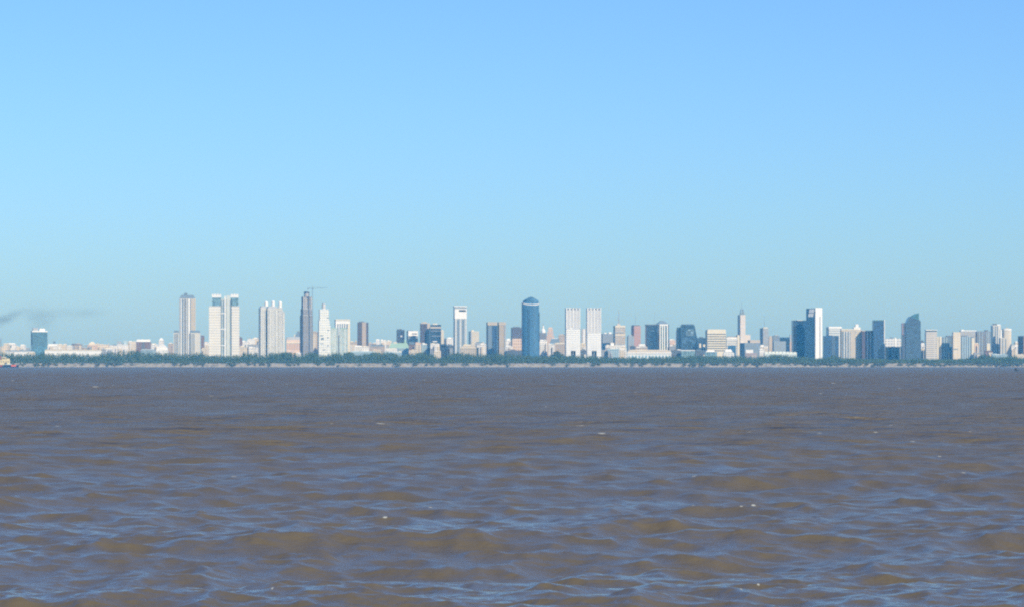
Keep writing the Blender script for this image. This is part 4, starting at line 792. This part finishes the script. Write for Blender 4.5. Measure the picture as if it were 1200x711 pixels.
for px, yt, wpx, dark, lab in ((160, 408.8, 13, 1, 'broad dark tree standing above the belt below the brown brick block'), (184.6, 411.2, 8.5, 1, 'rounded dark tree at the left corner of the white dome-roofed hall'),
        (322, 412.0, 15, 0, 'left one of two domed green trees at the foot of the triple-bay tower'), (337, 411.2, 16, 0, 'right one of two domed green trees at the foot of the triple-bay tower'),
        (364.5, 411.6, 12, 0, 'green tree at the foot of the tower crane'), (393, 412.4, 15, 0, 'green tree at the foot of the low twin pale green glass blocks'), (406, 411.4, 16, 0, 'broad green tree below the white slotted office block'),
        (443, 411.6, 18, 0, 'broad green tree below the pinkish-grey slate-roofed block'), (459, 412.0, 15, 0, 'domed green tree in front of the white arcade strip'), (492, 411.8, 20, 0, 'widest green tree below the pink-cream square house'),
        (536, 412.2, 17, 0, 'green tree below the isolated white-headed tower'), (653, 410.2, 17, 1, 'round dark tree beside the left white twin tower'), (671.4, 415.2, 11, 1, 'dark tree under the opening of the left white twin tower'),
        (977, 415.2, 14, 0, 'spreading green tree in front of the square dark blue glass block'), (1151, 414.6, 10, 1, 'dark tree in front of the pinkish low terrace near the right end'), (907, 414.6, 16, 0, 'green tree in front of the left end of the scalloped-roof hall')):
    D = SHORE + 176 + rs.uniform(0, 14); h = wz(yt, D) - GZ; w = wpx * D / FPX
    tr = thing('tree', lab, 'tree', (wx(px, D), D, GZ), 0, 'taller trees standing out of the woodland belt')
    leaf_mesh('crown', [leaves(0, 0, 1.5, h - 1.5, w * 1.12, int(60 * wpx), 1.35)], m_leaf_dark if dark else m_leaf, tr)
    bm = bmesh.new(); bm_rings(bm, [[(r * math.cos(a), r * math.sin(a), z) for a in [k * math.pi / 4 for k in range(8)]] for r, z in ((1.1, 0), (.8, h * .3), (.4, h * .7))])
    for a in (0.3, 2.2, 4.1): bm_bar(bm, (0, 0, h * .28), (w * .28 * math.cos(a), w * .28 * math.sin(a), h * .62), .35)
    link('trunk', bm, m_bark, tr)

# ------------------------------------------------------------------ the river
def build_water():
    rows = [62.0]
    while rows[-1] < 2200: r = rows[-1]; rows.append(r + min(max(.26 * r * r / 23200, .075), 2.6))
    while rows[-1] < SHORE + 20: rows.append(rows[-1] + min(3.0 + (rows[-1] - 2200) * .02, 45))
    r = np.array(rows); th = np.linspace(R(-19), R(19), 1350)
    dr = np.gradient(r)
    X = (r[:, None] * np.tan(th)[None, :]); Y = np.repeat(r[:, None], len(th), 1)
    Z = np.zeros_like(X); DX = np.zeros_like(X); DY = np.zeros_like(X); CR = np.zeros_like(X)
    wr = np.random.RandomState(WSEED); lost = np.zeros_like(r)
    lam = np.exp(np.linspace(math.log(0.32), math.log(26.0), NW)) * wr.uniform(.94, 1.06, NW)
    oct_ = NW / math.log2(26 / .32)
    lam = np.concatenate([lam, [36.0, 44.0, 52.0]])      # a low swell running under the wind waves
    for i, L in enumerate(lam):
        k = 2 * math.pi / L
        slope = SLOPE * float(np.interp(math.log(L), [math.log(q) for q in (.3, .7, 1.25, 4.4, 20)], WSPEC))
        a = slope / k * math.sqrt(2 / oct_) if L < 35 else .034 / k
        spread = 1.1 if L < 3 else (.8 if L < 7 else .42)
        ang = WDIR + wr.normal(0, spread) if L < 35 else R(6) + wr.normal(0, .1); kx, ky = k * math.sin(ang), -k * math.cos(ang)
        # fade the component out where rows or columns are too coarse to carry it
        keep = np.clip((L / dr - 2.2) / 2.2, 0, 1) * np.clip((L / (r * (th[1] - th[0])) - 2.2) / 2.2, 0, 1)
        lost += (1 - keep ** 2) * (a * k) ** 2 / 2
        sel = np.nonzero(keep > 0)[0]
        if not len(sel): continue
        n = sel[-1] + 1
        ph = (kx * X[:n] + ky * Y[:n] + wr.uniform(0, 2 * math.pi)).astype(np.float32)
        s_, c_ = np.sin(ph), np.cos(ph); aw = (a * keep[:n])[:, None]
        Z[:n] += aw * c_
        DX[:n] -= CHOP * aw * math.sin(ang) * s_; DY[:n] += CHOP * aw * math.cos(ang) * s_
        if L > 1.5: CR[:n] += aw * k * c_
    lamp = 1 - .0 * r
    P = np.stack([X + DX, Y + DY, Z], -1)
    # whitecaps: a few breaking crests where the photo has them, in the river's own coordinates
    foam = np.zeros_like(X)
    for px, py, w in ((96, 457, 1.0), (261, 466, .8), (491, 446, 1.0), (604, 459, .8), (461, 503.5, 1.6), (705, 514.5, 1.5), (790, 569.5, 1.3), (817, 610, .5), (866, 589, 1.0), (848, 592, .6), (680, 504, 1.0), (668, 501, .8), (585, 468, .6), (290, 557, 1.3), (4, 503, 1.2), (66, 505, .9), (970, 516, .9), (1068, 523, .9), (1120, 560, .9), (1042, 517, .8), (887, 516.5, .6), (1095, 539, .8), (455, 605, .8), (510, 603, .8), (505, 434.5, .7), (1040, 457, .6), (1000, 451, .8), (930, 449.5, .6), (415, 449, .5), (333, 451, .6), (20, 447, .5), (60, 447.3, .5), (870, 437, .6), (727, 438, .6), (145, 452, .5), (310, 450, .6), (960, 462, .5), (1060, 504, .6), (745, 461, .5), (1150, 515, .5), (640, 480, .5), (395, 500, .6), (333, 692, .35), (858, 701, .35), (865, 683, .35)):
        D = EYE * FPX / (py - HY); xx = wx(px, D); wm = w * 5.2 * D / FPX
        i0, i1 = np.searchsorted(r, (D * .93 - 12, D * 1.07 + 12))
        j0, j1 = np.searchsorted(np.tan(th) * D, (xx - 6 * wm - 2, xx + 6 * wm + 2))
        if i1 - i0 < 2 or j1 - j0 < 2: continue
        # sit on the highest crest nearby
        zz = Z[i0:i1, j0:j1] - ((Y[i0:i1, j0:j1] - D) / (D * .05 + 2)) ** 2 * .15 - ((X[i0:i1, j0:j1] - xx) / (3 * wm + .5)) ** 2 * .2
        a, b_ = np.unravel_index(np.argmax(zz), zz.shape); yc, xc = Y[i0 + a, j0 + b_], X[i0 + a, j0 + b_]
        rad = max(.22, .9 * dr[i0 + a])
        Y0, X0 = Y[i0:i1, j0:j1], X[i0:i1, j0:j1]
        foam[i0:i1, j0:j1] = np.maximum(foam[i0:i1, j0:j1], np.exp(-((X0 - xc) / wm) ** 2 - ((Y0 - yc + .2) / rad) ** 2))
    nr, nc = X.shape
    idx = np.arange(nr * nc, dtype=np.int32).reshape(nr, nc)
    q = np.stack([idx[:-1, :-1], idx[:-1, 1:], idx[1:, 1:], idx[1:, :-1]], -1).reshape(-1, 4)
    # calm sheet underneath that carries the river on to the sides and behind
    base = nr * nc
    V = np.concatenate([P.reshape(-1, 3), np.array([(-XW, -250, -1.3), (XW, -250, -1.3), (XW, SHORE + 2, -1.3), (-XW, SHORE + 2, -1.3)])])
    q = np.concatenate([q, np.array([[base, base + 1, base + 2, base + 3]], np.int32)])
    o = np_mesh('water', V, q, water_mat(), True)
    # waves finer than the sheet can carry live on as surface roughness, and the ripple relief fades where they take over
    fine = np.clip((1.6 - dr) / 1.3, 0, 1)
    alpha = np.sqrt(WMIN ** 2 + 2 * (lost * LOST + RIPPLE * (1 - fine)))
    print('alpha', alpha[0], alpha[len(r) // 2], alpha[-1])
    for nm, val in (('rough', np.sqrt(alpha)), ('ripple', fine)):
        at = o.data.attributes.new(nm, 'FLOAT', 'POINT'); at.data.foreach_set('value', np.concatenate([np.repeat(val[:, None], nc, 1).ravel(), [val[-1]] * 4]).astype(np.float32))
    at = o.data.attributes.new('foam', 'FLOAT', 'POINT'); at.data.foreach_set('value', np.concatenate([foam.ravel(), np.zeros(4)]).astype(np.float32))
    tag(o, kind='structure')
    return o
WSEED, NW, SLOPE, CHOP, WDIR = 4, 130, 0.075, 1.1, R(12)
WSPEC = (.5, .85, 1.5, 1.35, .45)
def water_mat():
    m, t, b = new_mat('muddy_river')
    tc = t.nodes.new('ShaderNodeTexCoord')
    mp = t.nodes.new('ShaderNodeMapping'); mp.inputs['Scale'].default_value = (1, 1, 1); t.links.new(tc.outputs['Object'], mp.inputs[0])
    silt = mix_rgb(t, noise(t, mp.outputs[0], .012, 4), WCOL[0], WCOL[1])
    fo = t.nodes.new('ShaderNodeAttribute'); fo.attribute_name = 'foam'
    ro = t.nodes.new('ShaderNodeAttribute'); ro.attribute_name = 'rough'; ri = t.nodes.new('ShaderNodeAttribute'); ri.attribute_name = 'ripple'
    # gusts roughen the water in long patches
    mg = t.nodes.new('ShaderNodeMapping'); mg.inputs['Scale'].default_value = (.10, .022, 1); t.links.new(tc.outputs['Object'], mg.inputs[0])
    gust = math_node(t, 'ADD', math_node(t, 'MULTIPLY', noise(t, mg.outputs[0], 1.0, 5, .7), 1.3), .35)
    fn = noise(t, mp.outputs[0], 1.1, 5, .8)
    fr = t.nodes.new('ShaderNodeMapRange'); fr.inputs[1].default_value = .36; fr.inputs[2].default_value = .66
    t.links.new(math_node(t, 'MULTIPLY', fo.outputs['Fac'], math_node(t, 'ADD', fn, .35)), fr.inputs[0])
    t.links.new(mix_rgb(t, fr.outputs[0], silt, (0.42, 0.40, 0.35)), b.inputs['Base Color'])
    t.links.new(mix_val(t, fr.outputs[0], math_node(t, 'MULTIPLY', ro.outputs['Fac'], gust), .9), b.inputs['Roughness'])
    b.inputs['IOR'].default_value = 1.5
    mp2 = t.nodes.new('ShaderNodeMapping'); mp2.inputs['Scale'].default_value = (.8, 1.25, 1); mp2.inputs['Rotation'].default_value = (0, 0, R(12)); t.links.new(tc.outputs['Object'], mp2.inputs[0])
    mp3 = t.nodes.new('ShaderNodeMapping'); mp3.inputs['Scale'].default_value = (.16, .42, 1); mp3.inputs['Rotation'].default_value = (0, 0, R(8)); t.links.new(tc.outputs['Object'], mp3.inputs[0])
    h = math_node(t, 'ADD', math_node(t, 'MULTIPLY', noise(t, mp2.outputs[0], 3.0, 4, .6), .10), math_node(t, 'MULTIPLY', noise(t, mp2.outputs[0], .55, 3, .55), .32))
    h = math_node(t, 'MULTIPLY', h, ri.outputs['Fac'])
    far = math_node(t, 'SUBTRACT', 1.0, ri.outputs['Fac'])
    h = math_node(t, 'ADD', h, math_node(t, 'MULTIPLY', math_node(t, 'MULTIPLY', noise(t, mp3.outputs[0], 1.0, 3, .6), WFAR), far))
    bn = t.nodes.new('ShaderNodeBump'); bn.inputs['Strength'].default_value = 1.0; bn.inputs['Distance'].default_value = WBUMP
    t.links.new(h, bn.inputs['Height']); t.links.new(bn.outputs[0], b.inputs['Normal'])
    return m
WCOL = ((0.106, 0.079, 0.045), (0.132, 0.098, 0.056)); WMIN = .012; LOST = .30; RIPPLE = .002; WBUMP = .6; WFAR = 3.6
build_water()

# ------------------------------------------------------------------ boats
m_navy = plain((0.02, 0.03, 0.06), .4); m_red = plain((0.30, 0.06, 0.05), .5); m_orange = plain((0.70, 0.13, 0.06), .5); m_yel = plain((0.72, 0.60, 0.34), .6)
b = Building('work_ship', 'cream and navy work ship with an orange-red bow panel at the left edge', 'ship', 6280, -16, -16, 21.8, depth=11)
b.gz = 0.0; b.o.location.z = 0.0
b.prism('hull', ((-16, 430.6), (20.4, 430.6), (21.8, 426.9), (20.0, 427.1), (12, 427.2), (2, 427.0), (-16, 426.6)), m_navy)
b.box('stern_panel', -16, 2.6, 427.0, 429.2, m_red, -.25, 1); b.box('bow_panel', 13.0, 18.8, 427.0, 428.9, m_orange, -.25, 1)
b.box('deck_rail', 6, 13, 426.0, 426.8, plain((.55, .65, .72)), .4, 10)
h_ = b.box('deckhouse', -6, 11, 421.4, 427.2, m_yel, 1.2, 8.6)
for u in (-4, -1.6, 1.4, 4.2, 7, 9.4): b.box('window', u - .5, u + .5, 422.6, 423.9, m_dark, 1.0, .5, h_)
w_ = b.box('wheelhouse', 1.8, 6.6, 418.2, 421.4, m_yel, 1.8, 7); b.box('window', 2.4, 6.0, 419.0, 420.0, m_dark, 1.6, .5, w_); b.box('wheelhouse_roof', 1.4, 7.0, 417.7, 418.2, m_cream, 1.4, 8, w_)
b.box('upper_deckhouse', 7.4, 10.8, 419.6, 421.4, m_yel, 2, 6); b.box('funnel', -1.6, .8, 416.4, 421.4, plain((.28, .12, .10)), 3, 4); b.box('doorway', 5.2, 8.2, 424.6, 427.0, m_dark, .9, .6)  # doorway is a dark panel, its shade put into the colour
b.mast('mast', 4.0, 408.0, 418, .35, m_yel)
lattice(b, 'derrick', (b.x(.6), 0, b.z(421)), (b.x(.6), 0, b.z(395)), .9, 14, .16, plain((0.28, 0.31, 0.34), .5)); lattice(b, 'derrick', (b.x(-1.6), 1, b.z(421)), (b.x(-1.6), 1, b.z(397)), .9, 14, .16, plain((0.28, 0.31, 0.34), .5))

b = Building('small_boat', 'tiny dark open boat with a low cabin near the right edge', 'boat', 2850, 1188.8, 1188.8, 1194.6, depth=1.7)
b.gz = -.12; b.o.location.z = -.12
b.prism('hull', ((1189.2, 434.6), (1193.2, 434.6), (1194.7, 432.9), (1192.6, 433.1), (1188.8, 433.0)), m_dark)
b.box('cabin', 1189.4, 1191.6, 431.2, 433.1, m_dark, .25, 1.2); b.box('cabin_roof', 1189.2, 1191.9, 430.9, 431.2, m_navy, .15, 1.4)
bm = bmesh.new(); x_ = b.x(1191.2); bm_bar(bm, (x_, 0, b.z(431.2)), (x_, 0, b.z(427.4)), .06); link('mast', bm, m_dark, b.o)

# ------------------------------------------------------------------ smoke drifting from the left, and the air
D = 8050.0
x0, x1, z0, z1 = wx(-90, D), wx(130, D), wz(400, D), wz(352, D)
bm = bmesh.new(); bm_box(bm, x0, x1, D - 35, D + 35, z0, z1)
m = bpy.data.materials.new('smoke'); m.use_nodes = True; t = m.node_tree; t.nodes.clear()
ou = t.nodes.new('ShaderNodeOutputMaterial'); pv = t.nodes.new('ShaderNodeVolumePrincipled')
pv.inputs['Color'].default_value = (.16, .16, .17, 1)
tc = t.nodes.new('ShaderNodeTexCoord'); sp = t.nodes.new('ShaderNodeSeparateXYZ'); t.links.new(tc.outputs['Generated'], sp.inputs[0])
mp = t.nodes.new('ShaderNodeMapping'); mp.inputs['Scale'].default_value = (.55, 1, 1.0); mp.inputs['Rotation'].default_value = (0, R(12), 0); t.links.new(tc.outputs['Object'], mp.inputs[0])
n1 = noise(t, mp.outputs[0], .030, 5, .65)
def lobe(xc, zc, wx_, wz_, tilt=0.0):
    dx = math_node(t, 'SUBTRACT', sp.outputs[0], xc); dz = math_node(t, 'SUBTRACT', math_node(t, 'SUBTRACT', sp.outputs[2], zc), math_node(t, 'MULTIPLY', dx, tilt))
    e = math_node(t, 'ADD', math_node(t, 'POWER', math_node(t, 'ABSOLUTE', math_node(t, 'DIVIDE', dx, wx_)), 2), math_node(t, 'POWER', math_node(t, 'ABSOLUTE', math_node(t, 'DIVIDE', dz, wz_)), 2))
    return math_node(t, 'EXPONENT', math_node(t, 'MULTIPLY', e, -1))
q = lambda px: (px + 90) / 220.0
zq = lambda py: (400 - py) / 48.0
tot = math_node(t, 'ADD', lobe(q(8), zq(372), .085, .10, 1.9), math_node(t, 'MULTIPLY', lobe(q(46), zq(373), .06, .26, -1.6), .7))
tot = math_node(t, 'ADD', tot, math_node(t, 'MULTIPLY', lobe(q(85), zq(367), .15, .11), .42)); tot = math_node(t, 'ADD', tot, lobe(q(-34), zq(384), .13, .12, 1.0))
dn = math_node(t, 'MULTIPLY', tot, math_node(t, 'MAXIMUM', math_node(t, 'MULTIPLY', math_node(t, 'SUBTRACT', n1, .36), 4.0), 0.0))
t.links.new(math_node(t, 'MULTIPLY', dn, .0095), pv.inputs['Density']); t.links.new(pv.outputs[0], ou.inputs['Volume'])
tag(link('smoke', bm, m), label='faint dark smoke drifting over the left end of the skyline', cat='smoke', kind='stuff')

bm = bmesh.new(); bm_box(bm, -XW - 60, XW + 60, -320, YF + 60, -3.6, 262.0)
m = bpy.data.materials.new('haze'); m.use_nodes = True; t = m.node_tree; t.nodes.clear()
ou = t.nodes.new('ShaderNodeOutputMaterial'); pv = t.nodes.new('ShaderNodeVolumePrincipled')
pv.inputs['Color'].default_value = HAZE_COL; pv.inputs['Absorption Color'].default_value = (1, 1, 1, 1); pv.inputs['Density'].default_value = HAZE_DEN
t.links.new(pv.outputs[0], ou.inputs['Volume'])
tag(link('haze', bm, m), kind='stuff')
